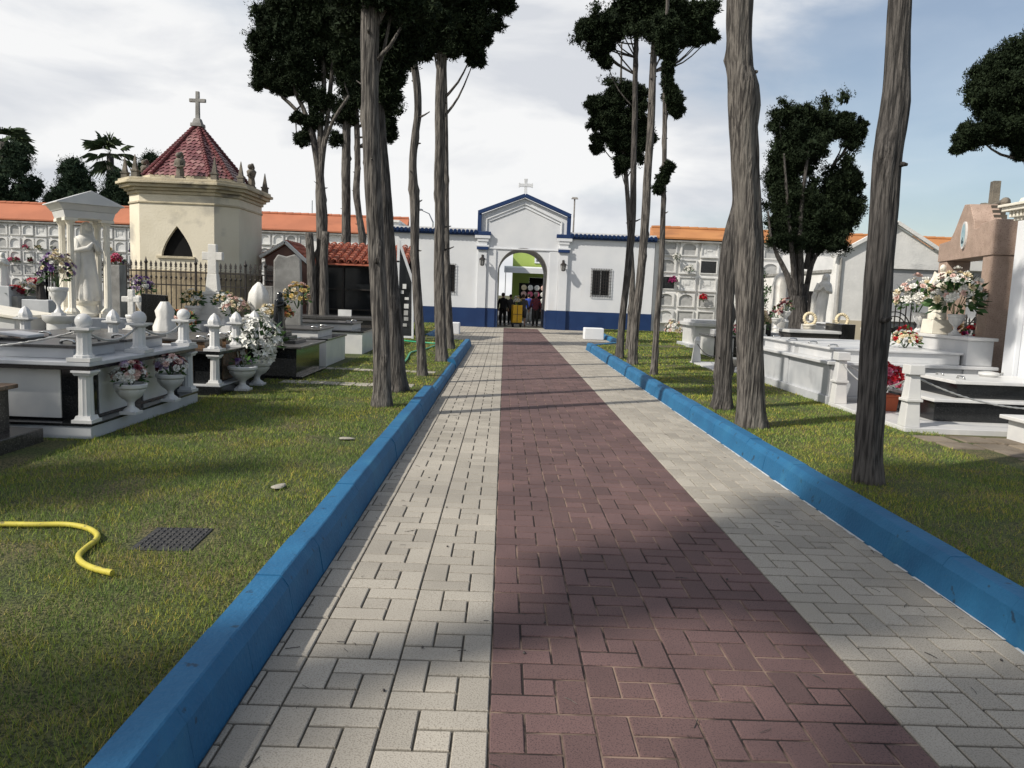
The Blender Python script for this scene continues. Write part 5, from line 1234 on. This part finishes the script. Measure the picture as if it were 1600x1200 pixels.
wf = thing('display_frame','tall narrow white framed glass case leaning beside the gatehouse','display case',(-3.12,23.6,GZ))
m = MB(); m.bar((-.16,0,0),(-.14,0,2.35),.08); m.bar((.34,0,0),(.30,.1,1.7),.06); m.bar((-.14,0,2.95),(.32,.05,1.7),.08); m.bar((-.14,0,2.3),(-.14,0,2.95),.08); m.bar((-.16,0,.05),(.34,0,.05),.06); m.build('frame',M['white_paint'],wf)
MB().add([(-.13,.03,.08),(.32,.06,.08),(.29,.1,1.7),(-.11,.03,2.8),(-.13,.06,.08),(.32,.09,.08),(.29,.13,1.7),(-.11,.06,2.8)],[(0,1,2,3),(7,6,5,4),(0,4,5,1),(1,5,6,2),(2,6,7,3),(3,7,4,0)]).build('glass',M['glass_dark'],wf)
for i in range(7):
    m = MB(); x_ = -.06+random.uniform(0,.16); m.box(x_,x_+random.uniform(.08,.15),.02,.028,.35+i*.2+random.uniform(-.04,.04),.46+i*.2); m.build('paper',M[random.choice(['plaque_white','plaque_grey'])],wf)
for i,(px,pyb,pyt,Y,l,mt) in enumerate(((4,446,394,17,'pale statue at the very left edge before the niche wall','statue_white'),(65,468,432,17,'dark bronze figure on a grey block before the niche wall','iron'))):
    p = at(px,pyb,Y); q = at(px,pyt,Y); s_ = statue_mesh(q.z-p.z,True,1.1,seed=i).build('statue',M[mt],smooth=50); s_.location=p; s_.rotation_euler.z=R(30); tag(s_,l,'statue')
    pb = MB().cbox(0,0,0,.6,.5,p.z-GZ-.002,.96).build('stone_block',M['marble_grey'],bevel=.01); pb.location=(p.x,Y,GZ); tag(pb,['grey block under the pale statue at the left edge','grey block under the dark bronze figure'][i],'block')
for i,(px,py,Y,r,h,c,l) in enumerate(((22,462,17,.22,.22,['wine','red'],'dark red flowers on a grave before the niche wall'),(40,462,17.3,.25,.3,['white','cream'],'white flowers on a grave left of the dark figure'),(53,452,17.6,.2,.25,['pink','red','blush'],'pink flowers on a grave beside the dark figure'),
        (168,395,19.5,.0,.0,[],''),(181,414,19,.16,.28,['red','pink'],'red flowers above the iron fence corner left of the chapel'))):
    if not c: continue
    p = at(px,py,Y); bouquet('flower_bouquet',l,p,r,h,c,30,.05,leaves=40,seed=50+i,group='flowers before the niche wall')
    pb = MB().cbox(0,0,0,.35,.35,p.z-GZ-.002,.95).build('stone_block',M['stone_grey'],bevel=.01); pb.location=(p.x,Y,GZ); tag(pb,'grey stone block under '+' '.join(l.split()[:9]),'block','blocks before the niche wall')

# ------------------------------------------------------------------ lawn things
hp = [at(*q) for q in ((-60,850,4.35),(0,838,4.42),(60,830,4.44),(105,829,4.46),(135,836,4.41),(152,850,4.30),(150,862,4.2),(135,875,4.07),(124,888,3.96),(126,900,3.87),(145,911,3.78),(176,919,3.72))]
hp = [Vector((p.x,p.y,GZ+.022)) for p in hp]; P_, Q_ = smooth_path(hp,[.0165]*len(hp),.03)
h_ = MB().tube(P_,Q_,12).build('garden_hose',M['yellow_hose'],smooth=60); tag(h_,'yellow garden hose curving over the left lawn','hose')
mh = thing('drain_cover','square black plastic drain cover set in the left lawn','drain cover',(-1.86,4.32,GZ),R(3))
m = MB(); m.box(-.165,.165,-.20,.20,-.01,.008); m.build('frame',M['black_plastic'],mh,bevel=.004)
m = MB()
for i in range(9):
    for j in range(8):
        if (i in (4,)) and j in (0,7): continue
        m.cbox(-.138+i*.0345,-.165+j*.047,.0085,.024 if (i+j)%2 else .030,.038 if (i+j)%2 else .028,.005,.8)
m.build('tread_plate',M['black_plastic'],mh).__setitem__('kind','stuff')
for i,(x,y,l) in enumerate(((-1.50,7.42,'small flat white stone in the grass, farther from the hose'),(-1.60,5.52,'small flat white stone in the grass, nearer to the drain cover'))):
    m = MB().lathe(0,0,[(.07,0),(.078,.006),(.07,.013),(.04,.016)],9,3,.15,1,.55).build('flat_stone',M['concrete'],smooth=50); m.location=(x,y,GZ+.012); m.rotation_euler.z=i*1.3; tag(m,l,'stone','flat stones in the left lawn')
gh_ = [at(*q) for q in ((615,585,14.5),(632,568,15.6),(642,552,18),(650,548,18.5),(668,542,19.5),(690,530,22),(684,533,21.5),(640,531,22),(625,530,22.5))]
P_, Q_ = smooth_path([Vector((p.x,p.y,GZ+.03)) for p in gh_],[.022]*len(gh_),.1); h_ = MB().tube(P_,Q_,8).build('garden_hose',M['green_hose'],smooth=60); tag(h_,'green garden hose looped over the lawn behind the crooked trunk','hose')

# ------------------------------------------------------------------ right: grey marble double tomb
RA = thing('tomb','pale grey marble double tomb with a white headblock, behind the darkest right trunk','tomb',(4.95,11.55,GZ))
W(RA,'plinth','marble_grey',MB().box(4.93,7.5,11.53,15.22,GZ-.04,.245),bevel=.006)
W(RA,'body','marble_grey',MB().box(4.98,7.45,11.58,15.16,.246,.725))
for (y0,y1) in ((11.58,11.72),(13.28,13.46),(15.02,15.16)): W(RA,'pilaster','marble_grey',MB().box(4.955,4.979,y0,y1,.247,.724),bevel=.003)
for (x0,x1) in ((4.98,5.15),(6.05,6.25),(7.0,7.2)): W(RA,'pilaster','marble_pale',MB().box(x0,x1,11.555,11.579,.247,.724),bevel=.003)
W(RA,'ledge','marble_pale',MB().box(4.90,7.5,11.50,15.24,.726,.775),bevel=.008)
for (y0,y1) in ((11.72,13.22),(13.42,14.95)):
    W(RA,'coffin_base','marble_pale',MB().box(5.10,7.02,y0,y1,.776,.93),bevel=.004)
    lid=W(RA,'lid','marble_pale',MB().box(5.05,7.06,y0-.04,y1+.04,.931,.968),bevel=.008)
    for y in (y0+.35,y1-.35): hm=MB(); handle(hm,5.2,y,.968,.14,'x'); sub(lid,RA,'handle','steel',hm,smooth=180)
W(RA,'headblock','marble_pale',MB().box(7.06,7.46,11.62,15.1,.776,1.16),bevel=.01); W(RA,'headblock_cap','marble',MB().box(7.03,7.50,11.58,15.14,1.161,1.21),bevel=.008)
ap=thing('pedestal','small cream pedestal under the angel on the grey double tomb','pedestal',(7.25,12.85,1.211)); MB().cbox(0,0,0,.36,.36,.24,.92).build('block',M['marble_warm'],ap,bevel=.01)
s_=statue_mesh(.92,False,1.0,False,seed=4)
for sx in (-1,1):   # folded wings
    s_.add([(sx*.05,.07,.72),(sx*.17,.12,.80),(sx*.22,.15,.66),(sx*.20,.16,.35),(sx*.10,.13,.18),(sx*.05,.11,.72),(sx*.17,.16,.80),(sx*.22,.19,.66),(sx*.20,.20,.35),(sx*.10,.17,.18)],[(0,1,2,3,4),(9,8,7,6,5),(0,5,6,1),(1,6,7,2),(2,7,8,3),(3,8,9,4),(4,9,5,0)])
s_=s_.build('statue',M['marble_warm'],smooth=50); s_.location=(7.25,12.85,1.452); s_.rotation_euler.z=R(-50); tag(s_,'cream stone angel among white flowers on the grey double tomb','statue')
for i,(x,y,l) in enumerate(((7.27,12.35,'white vase right of the cream angel'),(7.27,13.45,'white vase left of the cream angel'))):
    urn('stone_vase',l,(x,y,1.211),.34,.26,group='vases beside the angel')
bouquet('flower_bouquet','white and blush blooms with dark green fern right of the cream angel',(7.22,12.32,1.50),.40,.78,['white','white','blush','white','cream'],75,.062,leaves=190,seed=61,ll=.16)
bouquet('flower_bouquet','white and blush blooms left of the cream angel',(7.22,13.50,1.48),.40,.72,['white','white','blush','white','cream'],75,.062,leaves=90,seed=62,ll=.13)
bouquet('flower_bouquet','pale dried flowers tied with red ribbon lying on the white tomb lid',(6.62,12.6,.965),.24,.30,['cream','red','cream','white','cream'],60,.035,leaves=60,seed=63,ry=.3)
bouquet('flower_bouquet','red blooms on top of the pale dried flowers',(6.66,12.75,1.16),.12,.16,['red'],14,.04,leaves=10,seed=64)

# black tomb with white obelisk posts and chains
RB=thing('tomb','stepped black granite tomb with white slabs inside a chain enclosure','tomb',(5.65,9.80,GZ))
W(RB,'step','black_granite',MB().box(5.62,8.2,9.82,11.05,.175,.425),bevel=.004); W(RB,'step_slab','marble',MB().box(5.58,8.2,9.78,11.09,.426,.465),bevel=.006)
W(RB,'body','black_granite',MB().box(5.98,8.2,9.98,10.92,.466,.655)); lid=W(RB,'lid','marble',MB().box(5.90,8.2,9.90,11.0,.656,.70),bevel=.006)
for y in (10.2,10.7): hm=MB(); handle(hm,6.15,y,.70,.16,'y'); sub(lid,RB,'handle','steel',hm,smooth=180)
m=MB().lathe(6.85,10.72,[(.10,.701),(.13,.73),(.13,.76),(.05,.775)],16); W(RB,'stone_cap','marble',m,smooth=40)
EN=thing('chain_enclosure','white obelisk posts on a white slab linked by rope chains round the black tomb','enclosure',(5.0,9.3,GZ))
W(EN,'slab','marble',MB().box(4.92,8.2,9.18,11.42,GZ-.03,.172),bevel=.006)
def obelisk_post(x,y,h=.74,w=.19):
    m=MB(); m.cbox(x,y,.173,w,w,h*.42,.80); m.cbox(x,y,.173+h*.42,w*1.06,w*1.06,.035); m.cbox(x,y,.208+h*.42,w*.86,w*.86,h*.40,.72); m.cbox(x,y,.208+h*.82,w*1.0,w*1.0,h*.16,.95); return m
for (x,y) in ((5.02,9.30),(5.02,11.32),(7.6,11.3)): W(EN,'post','marble',obelisk_post(x,y),bevel=.006)
for a,b in (((5.02,9.30),(5.02,11.32)),((5.02,9.30),(8.1,9.30)),((5.02,11.32),(7.6,11.3))): W(EN,'chain','chain',rope((*a,.80),(*b,.80),.26 if a[0]==b[0] else .36,.011,34),smooth=180)
tpot=thing('flower_planter','square terracotta planter beside the black tomb','planter',(5.40,10.72,.173)); m=MB(); m.cbox(0,0,0,.26,.26,.20,1.12); m.cbox(0,0,.201,.31,.31,.03); m.build('pot',M['terracotta'],tpot,bevel=.006)
bouquet('flower_bouquet','bright red flowers crowding the terracotta planter',(5.40,10.72,.39),.23,.46,['red','red','pink','red'],70,.05,leaves=80,seed=66,ll=.07)
RC=thing('tomb','white marble tomb corner at the right edge, in front of the black tomb','tomb',(5.95,8.85,GZ)); W(RC,'body','marble',MB().box(5.95,8.2,7.9,8.85,GZ-.03,.37),bevel=.006); W(RC,'lid','marble',MB().box(5.88,8.2,7.84,8.92,.371,.415),bevel=.008)
# flowers in the portal
urn('steel_bowl','silvery fluted bowl under the white roses in the portal',(7.72,12.75,.60),.22,.42,'steel',flute=14)
bouquet('rose_bouquet','white roses in a low dome on the pink portal pedestal',(7.70,12.78,.80),.38,.40,['white'],60,.065,leaves=70,seed=67)
bouquet('flower_bouquet','red and magenta flowers standing behind the white roses of the portal',(7.95,13.0,.95),.42,.46,['red','magenta','red','yellow'],40,.055,leaves=70,seed=68)

def iron_gate(name,label,x,y,rz,wd,h,arch_,n,cat='gate'):
    t=thing(name,label,cat,(x,y,GZ),rz); m=MB(); s=MB()
    for i in range(n):
        u=i/(n-1); X=-wd/2+wd*u; hh=h*(.82+.18*math.sin(PI*u)) if arch_ else h; m.bar((X,0,.05),(X,0,hh),.022); m.cbox(X,0,hh,.05,.02,.10,.05)
    s.bar((-wd/2,0,.12),(wd/2,0,.12),.03); s.bar((-wd/2,0,h*.62),(wd/2,0,h*.62),.03)
    for cx_ in ((-wd*.0,) if arch_ else (-wd*.3,wd*.3)):
        for rr in ((wd*.30),(wd*.22)):
            p=[(cx_+rr*math.cos(a),.0,h*.62+rr*math.sin(a)) for a in [PI*i/12 for i in range(13)]]; s.tube(p,.014,6)
    for sx in (-1,1):
        p=[(sx*(wd*.40+.07*math.cos(a)*(1-.07*i)),0,h*.70+.07*math.sin(a)*(1-.07*i)) for i,a in enumerate([.6*i for i in range(11)])]; s.tube(p,.010,5)
    m.build('bars',M['iron'],t); s.build('scrollwork',M['iron'],t)
    return t
iron_gate('iron_gate','black iron gate with an arched scroll top before the white gabled building',9.45,18.6,R(5),1.35,1.62,True,11)
iron_gate('iron_gate','black iron grille seen through the opening of the pink portal',9.75,15.2,R(-70),2.2,1.45,True,11)
iron_gate('iron_fence','black iron railing running from the gate towards the cream angel',10.9,18.6,0,1.5,1.25,False,13,'fence')

# statue and graves beyond, round the small cypress
sp=at(1278,500,20.5); pd=thing('pedestal','white pedestal with wreaths under the leaning white Virgin','pedestal',(sp.x,20.5,GZ)); m=MB(); m.cbox(0,0,-.02,.95,.85,.62,.97); m.build('base',M['marble_grey'],pd,bevel=.01); m=MB(); m.cbox(0,0,.602,.7,.6,.38,.95); m.lathe(0,0,[(.30,.984),(.34,1.02),(.28,1.06)],18); m.build('block',M['marble'],pd,bevel=.01)
s_=statue_mesh(1.28,True,.95,seed=5).build('statue',M['statue_white'],smooth=50); s_.location=(sp.x,20.5,1.182); s_.rotation_euler=(0,R(5),R(-25)); tag(s_,'white Virgin statue on a wreathed pedestal right of the small cypress stems','statue')
for i,dx in enumerate((-.42,.42)):
    w_=MB()
    for k in range(18):
        a=2*PI*k/18; w_.ball((.15*math.cos(a),-.02,.15*math.sin(a)),.045,7,5)
    w_=w_.build('flower_wreath',M['petal_cream'],smooth=180); w_.location=(sp.x+dx,20.0,1.25); w_.rotation_euler.x=R(-12); tag(w_,['cream wreath left of the white Virgin pedestal','cream wreath right of the white Virgin pedestal'][i],'wreath','wreaths at the white Virgin')
    urn('stone_urn',['cream stone urn left of the white Virgin pedestal','cream stone urn right of the white Virgin pedestal'][i],(sp.x+dx,20.0,.72),.40,.34,'marble_warm',group='urns at the white Virgin'); pb=MB().cbox(0,0,0,.42,.42,.598,.97).build('stone_block',M['marble_grey'],bevel=.01); pb.location=(sp.x+dx,20.0,GZ); tag(pb,['grey block under the urn left of the white Virgin','grey block under the urn right of the white Virgin'][i],'block','blocks at the white Virgin')
GR=thing('tomb','long grey tomb with a black marble upper block, behind the gnarled trunk','tomb',(6.9,18.6,GZ))
W(GR,'body','marble_grey',MB().box(6.75,9.4,18.4,19.8,GZ-.03,.62),bevel=.006); W(GR,'slab','black_granite',MB().box(6.70,9.45,18.35,19.85,.621,.66),bevel=.006)
W(GR,'coffin_base','dark_granite',MB().box(6.95,8.15,18.6,19.4,.661,.93)); W(GR,'lid','marble',MB().box(6.9,8.2,18.55,19.45,.931,1.0),bevel=.01)
W(GR,'backrest','black_granite',MB().box(8.16,8.5,18.55,19.5,.661,1.18),bevel=.01)
hb=thing('headstone','black headstone block behind the gnarled trunk, its top above the grey tomb','headstone',(6.55,20.2,GZ)); MB().box(-.3,.45,-.1,.1,0,1.22).build('slab',M['black_granite'],hb,bevel=.01); MB().box(-.2,.3,-.115,-.101,.5,1.05).build('plaque',M['plaque_grey'],hb)
bs=at(1218,492,22); ct=thing('broken_column','pale broken memorial column behind the small cypress stems','column',(bs.x,22,GZ)); MB().lathe(0,0,[(.42,-.02),(.42,.7),(.30,.74),(.30,1.0),(.26,1.05),(.25,2.0),(.21,2.25),(.06,2.38)],18,9,.04).build('shaft',M['statue_white'],ct,smooth=40)
for i,(px,l) in enumerate(((1213,'dark red flowers in the white box on the grey tomb'),(1227,'dark red flowers in the white urn on the grey tomb'))):
    p=at(px,496,19.0); urn('stone_vase',['white box-like vase on the grey tomb lid, left one','white stone urn on the grey tomb, right one'][i],(p.x,19.0,1.0 if i==0 else 1.18),.26,.26,group='vases on the grey tomb'); bouquet('flower_bouquet',l,(p.x,19.0,1.24 if i==0 else 1.42),.17,.36,['wine','wine','blush'],26,.04,leaves=40,seed=70+i)
# white tombs near the end of the right lawn
T1=thing('tomb','white marble tomb with a moulded top below the burial niches','tomb',(6.2,24.6,GZ))
W(T1,'body','marble',MB().box(6.1,8.5,24.5,26.2,GZ-.03,.80),bevel=.01); W(T1,'lid','marble',MB().box(6.0,8.6,24.4,26.3,.801,.92),bevel=.015); W(T1,'plinth','marble_grey',MB().box(5.95,8.65,24.35,26.35,GZ-.03,.22),bevel=.01); W(T1,'cap','marble',MB().box(6.1,8.5,24.5,26.2,.921,1.0),bevel=.01)
T2=thing('tomb','white panelled tomb with black granite corner strips near the white planters','tomb',(5.7,20.4,GZ))
W(T2,'body','marble',MB().box(5.6,7.6,20.3,21.8,GZ-.03,.66)); W(T2,'slab','black_granite',MB().box(5.55,7.65,20.25,21.85,.661,.70),bevel=.006)
for (x0,x1) in ((5.585,5.68),(6.1,6.3),(7.3,7.45)): W(T2,'strip','black_granite',MB().box(x0,x1,20.285,20.3,GZ,.66))
if True: W(T2,'lid','marble',MB().box(5.8,7.5,20.5,21.6,.701,.84),bevel=.008)
for y in (20.7,21.2): hm=MB(); handle(hm,5.95,y,.84,.16,'x'); W(T2,'handle','steel',hm,smooth=180)
u_=urn('stone_planter','low round stone planter on the panelled tomb',(6.55,20.75,.84),.25,.55); bouquet('flower_bouquet','dark red and white carnations filling the low round planter',(6.55,20.75,1.05),.40,.42,['wine','red','white','pink','wine'],90,.05,leaves=90,seed=73)
E2=thing('chain_enclosure','small white plot with leaning white posts and thin chains at the lawn edge','enclosure',(4.9,16.6,GZ))
W(E2,'slab','marble',MB().box(4.55,6.6,16.2,18.6,GZ-.03,.15),bevel=.006)
for (x,y) in ((4.65,18.4),(4.75,16.35)): m=MB(); m.cbox(x,y,.151,.20,.16,.50,.55); m.cbox(x,y,.651,.13,.13,.10,.5); W(E2,'post','marble',m,bevel=.006)
for a,b in (((4.65,18.4),(4.75,16.35)),((4.75,16.35),(6.5,16.35))): W(E2,'chain','iron',rope((*a,.60),(*b,.60),.22,.010,18),smooth=180)
bw_=thing('stone_bowl','shallow cream stone bowl inside the white plot','bowl',(5.15,17.3,.152)); MB().lathe(0,0,[(.14,0),(.16,.03),(.30,.12),(.34,.20),(.30,.20),(.1,.14)],20).build('bowl',M['marble_warm'],bw_,smooth=50)
pw=thing('round_pedestal','white drum pedestal with a fluted vase in the white plot','pedestal',(5.25,16.55,.152)); MB().lathe(0,0,[(.20,0),(.20,.05),(.17,.07),(.17,.44),(.21,.47),(.21,.50)],20).build('drum',M['marble'],pw,smooth=40)
urn('fluted_vase','fluted white vase on the drum pedestal of the white plot',(5.25,16.55,.653),.28,.26); bouquet('flower_bouquet','bright pink flowers in the fluted vase of the white plot',(5.12,16.5,.90),.22,.26,['pink','pink','blush'],34,.05,leaves=40,seed=74)
bouquet('flower_bouquet','tall cream and white blooms above the pink flowers, half behind the broken stem',(5.55,16.9,.95),.30,.62,['cream','white','blush','cream'],60,.06,leaves=80,seed=75); pb=MB().cbox(0,0,0,.4,.4,.78,.95).build('stone_block',M['marble'],bevel=.01); pb.location=(5.55,16.9,.152); tag(pb,'white block under the tall cream blooms of the plot','block')
bouquet('flower_bouquet','cream flowers on the ground behind the thinnest right trunk',(6.75,30.5,GZ),.35,.75,['cream','white','blush'],46,.075,leaves=40,seed=76)
tw=thing('shrub','light green leafy shrub growing behind the cut stem','shrub',(7.6,24.0,GZ)); r_=random.Random(9)
link('foliage',foliage([(Vector((r_.uniform(-.3,.3),r_.uniform(-.3,.3),r_.uniform(.9,2.6))),.3) for _ in range(14)],.12,per=14,core=0),M['leaf'],tw); m=MB(); m.tube([(0,0,-.05),(.05,0,1.2),(0,0,2.4)],[.05,.04,.02],7); m.build('stem',M['bark'],tw)
# flowers in the niches of the right wall
for i,(px,py,c,l) in enumerate(((1052,436,'magenta','magenta flowers in a niche, upper one beside the thinnest trunk'),(1099,463,'red','red flowers on a niche ledge left of the broken stem'),(1077,418,'white','white flowers on the middle niche plaque'),(1057,399,'white','white flowers high in the arched niche beside the thinnest trunk'))):
    p=at(px,py+8,36.65); bouquet('flower_bouquet',l,p,.20,.36,[c],26,.06,leaves=20,seed=80+i)
for i in range(34):
    c=(.5+random.choice(range(9,20)))*.75; r=random.choice(range(1,5)); bouquet('flower_bouquet','small bunch of flowers fixed to a niche of the orange roofed burial wall',(-36+c+random.uniform(-.2,.2),44.75,.08+r*.75),.13,.28,[random.choice(['white','wine','pink','yellow','cream','purple'])],12,.07,leaves=24,group='flower bunches on the orange roofed niche wall',seed=90+i,ll=.13)

# ------------------------------------------------------------------ people and cart in the gateway
def person(label,x,y,rz,top_m,leg_m,hair_m,skin=(.45,.27,.19),H=1.70,bare_legs=False,arms=((.10,-.02),(.10,-.02)),hat=None,stride=.10):
    """one skinned body, clothes and hair as children; faces local -y"""
    t=thing('person',label,'person',(x,y,.0),rz); s=H/1.72
    vs=[(0,0,.95),(0,.01,1.15),(0,.02,1.36),(0,.015,1.46),(0,0,1.53),(0,-.005,1.62),(0,0,1.70)]; rd=[.135,.125,.14,.07,.055,.088,.07]; ed=[(0,1),(1,2),(2,3),(3,4),(4,5),(5,6)]
    def chain(par,pts):
        for p,r in pts: vs.append(p); rd.append(r); ed.append((par,len(vs)-1)); par=len(vs)-1
        return par
    for sx,st,(ao,fw) in ((-1,stride,arms[0]),(1,-stride,arms[1])):
        f_=chain(0,[((sx*.09,0,.86),.095),((sx*.10,-st*.6,.50),.062),((sx*.10,-st*.35,.12),.042),((sx*.105,-st*.35-.03,.05),.04),((sx*.115,-st*.35-.15,.03),.032)])
        h_=chain(2,[((sx*.17,.01,1.40),.058),((sx*(.20+ao*.5),.03,1.14),.044),((sx*(.19+ao),-.06+fw,.92),.032),((sx*(.19+ao),-.08+fw,.85),.034)])
        bx,by,bz=vs[h_]
        for k,(dx,l) in enumerate(((-.024,.065),(-.008,.075),(.008,.07),(.022,.055))): chain(h_,[((bx+sx*dx,by-.012,bz-.045),.011),((bx+sx*dx,by-.026,bz-.045-l*.6),.009)])
        chain(h_,[((bx-sx*.03,by-.03,bz-.02),.011),((bx-sx*.035,by-.05,bz-.05),.009)])
    me=bpy.data.meshes.new('body'); me.from_pydata([(a*s,b*s,c*s) for a,b,c in vs],ed,[]); o=bpy.data.objects.new('body',me); C.objects.link(o); o.parent=t
    sk=o.modifiers.new('Skin','SKIN'); sv=me.skin_vertices[0].data
    for i,r in enumerate(rd): sv[i].radius=(r*s,r*s*.9)
    sv[0].use_root=True; sb=o.modifiers.new('Sub','SUBSURF'); sb.levels=1; sb.render_levels=1
    me.materials.append(pm('skin',skin,None,8,.5))
    def cl(name,mat,mb): mb.v=[(a*s,b*s,c*s) for a,b,c in mb.v]; return mb.build(name,mat,t,smooth=180)
    m=MB(); m.lathe(0,.01,[(.17,.86),(.165,.95),(.155,1.10),(.175,1.28),(.185,1.38),(.12,1.45),(.075,1.49)],18,0,0,1.05,.78)
    for sx,(ao,fw) in ((-1,arms[0]),(1,arms[1])): m.tube([(sx*.14,.01,1.42),(sx*.185,.01,1.38),(sx*(.205+ao*.5),.03,1.14),(sx*(.193+ao),-.05+fw,.95)],[.06,.07,.056,.048],10)
    cl('shirt',top_m,m)
    m=MB()
    for sx,st in ((-1,stride),(1,-stride)):
        m.tube([(sx*.08,.0,.93),(sx*.092,-.01,.80),(sx*.10,-st*.6,.50)]+([] if bare_legs else [(sx*.10,-st*.35,.10)]),[.125,.115,.082]+([] if bare_legs else [.068]),12)
    cl('trousers',leg_m,m)
    m=MB()
    for sx,st in ((-1,stride),(1,-stride)): m.ball((sx*.11,-st*.35-.07,.045),.06,10,6,(.85,2.1,.75))
    cl('shoe',M['black_plastic'],m)
    m=MB(); m.ball((0,.022,1.655),.098,14,9,(.95,1.0,1.08)); cl('hair',hair_m,m)
    m=MB(); m.cbox(0,-.092,1.60,.022,.035,.032,.6); m.ball((-.032,-.083,1.635),.010,6,4); m.ball((.032,-.083,1.635),.010,6,4); m.box(-.025,.025,-.090,-.082,1.565,1.573); m.ball((-.088,0,1.62),.022,6,5,(.4,1,1.4)); m.ball((.088,0,1.62),.022,6,5,(.4,1,1.4)); cl('face',me.materials[0],m)
    if hat: m=MB(); m.lathe(0,.01,[(.17,1.70),(.172,1.712),(.105,1.715),(.10,1.78),(.06,1.81)],16); cl('hat',hat,m)
    return t
blk=pm('black_cloth',(.012,.012,.013),None,20,.9); gry=pm('grey_cloth',(.07,.07,.075),None,20,.9); blu=pm('blue_cloth',(.03,.07,.36),None,20,.85); brn=pm('brown_hair',(.035,.022,.015),None,30,.7); wht=pm('white_cloth',(.65,.65,.62),None,20,.85); grh=pm('grey_hair',(.35,.34,.33),None,30,.7)
pla=bpy.data.materials.new('plaid_cloth'); pla.use_nodes=True; n_=pla.node_tree.nodes; l_=pla.node_tree.links; tc=n_.new('ShaderNodeTexCoord'); ck=n_.new('ShaderNodeTexChecker'); ck.inputs['Scale'].default_value=13; ck.inputs[1].default_value=(.32,.06,.07,1); ck.inputs[2].default_value=(.10,.06,.10,1); l_.new(tc.outputs['Object'],ck.inputs[0])
c2_=n_.new('ShaderNodeTexChecker'); c2_.inputs['Scale'].default_value=26; c2_.inputs[1].default_value=(1,1,1,1); c2_.inputs[2].default_value=(1.5,1.3,1.3,1); l_.new(tc.outputs['Object'],c2_.inputs[0]); mm=n_.new('ShaderNodeMix'); mm.data_type='RGBA'; mm.blend_type='MULTIPLY'; mm.inputs[0].default_value=1; l_.new(ck.outputs[0],mm.inputs[6]); l_.new(c2_.outputs[0],mm.inputs[7]); l_.new(mm.outputs[2],n_['Principled BSDF'].inputs['Base Color']); n_['Principled BSDF'].inputs['Roughness'].default_value=.9
def px_x(px,Y): return at(px,500,Y).x
person('person in black clothes standing at the left side of the gate arch',px_x(785,39),39,R(160),blk,blk,brn,H=1.62)
person('person in a black jacket over white, behind the yellow trolley',px_x(797,40.5),40.5,R(20),gry,blk,brn,H=1.55,arms=((.12,-.1),(.12,-.1)))
person('person with a dark top and bare legs walking right of the yellow trolley',px_x(816.5,38.4),38.4,R(170),gry,gry,brn,(.50,.30,.22),1.58,True)
person('person in a bright blue top beyond the bare-legged walker',px_x(825,43),43,R(175),blu,wht,brn,H=1.62)
person('person in a plaid shirt and white hat at the right side of the arch',px_x(836,39.5),39.5,R(185),pla,gry,grh,H=1.66,hat=wht,stride=.05)
ct=thing('trolley','tall yellow trolley with black wheels standing in the gate arch','trolley',(px_x(807,37.7),37.7,0),R(18))
yl=pm('yellow_paint',(.62,.36,.015),(.55,.31,.012),6,.45); m=MB(); m.box(-.24,.24,-.14,.14,.22,1.08); m.build('body',yl,ct,bevel=.015)
m=MB(); m.box(-.03,-.005,-.15,-.141,.24,1.06); m.box(-.24,.24,-.15,-.141,.62,.64); m.build('door_seam',M['black_plastic'],ct)
for sx in (-1,1):
    w_=MB(); w_.tube([(sx*.20-.03,-.05,.09),(sx*.20+.03,-.05,.09)],.09,14); wo=w_.build('wheel',M['black_plastic'],ct); m=MB().tube([(sx*.20-.034,-.05,.09),(sx*.20+.034,-.05,.09)],.045,12).build('hub',M['steel'],wo)
m=MB(); m.box(-.27,.27,-.18,.18,.15,.215); m.build('chassis',M['black_plastic'],ct,bevel=.01); m=MB(); m.tube([(-.2,.14,1.0),(-.2,.26,1.2),(.2,.26,1.2),(.2,.14,1.0)],.015,6); m.build('handle',M['iron'],ct)
bouquet('flower_bouquet','yellow and white flowers standing in the top of the yellow trolley',(px_x(807,37.7),37.7,1.09),.20,.46,['white','yellow','white'],44,.05,leaves=40,seed=99)
bk_=MB().lathe(0,0,[(.22,0),(.26,.3),(.30,.42),(.28,.42)],14).build('flower_bucket',M['black_plastic'],smooth=40); bk_.location=(px_x(824,45.5),45.5,.0); tag(bk_,'round black flower bucket on the street behind the blue top','bucket')
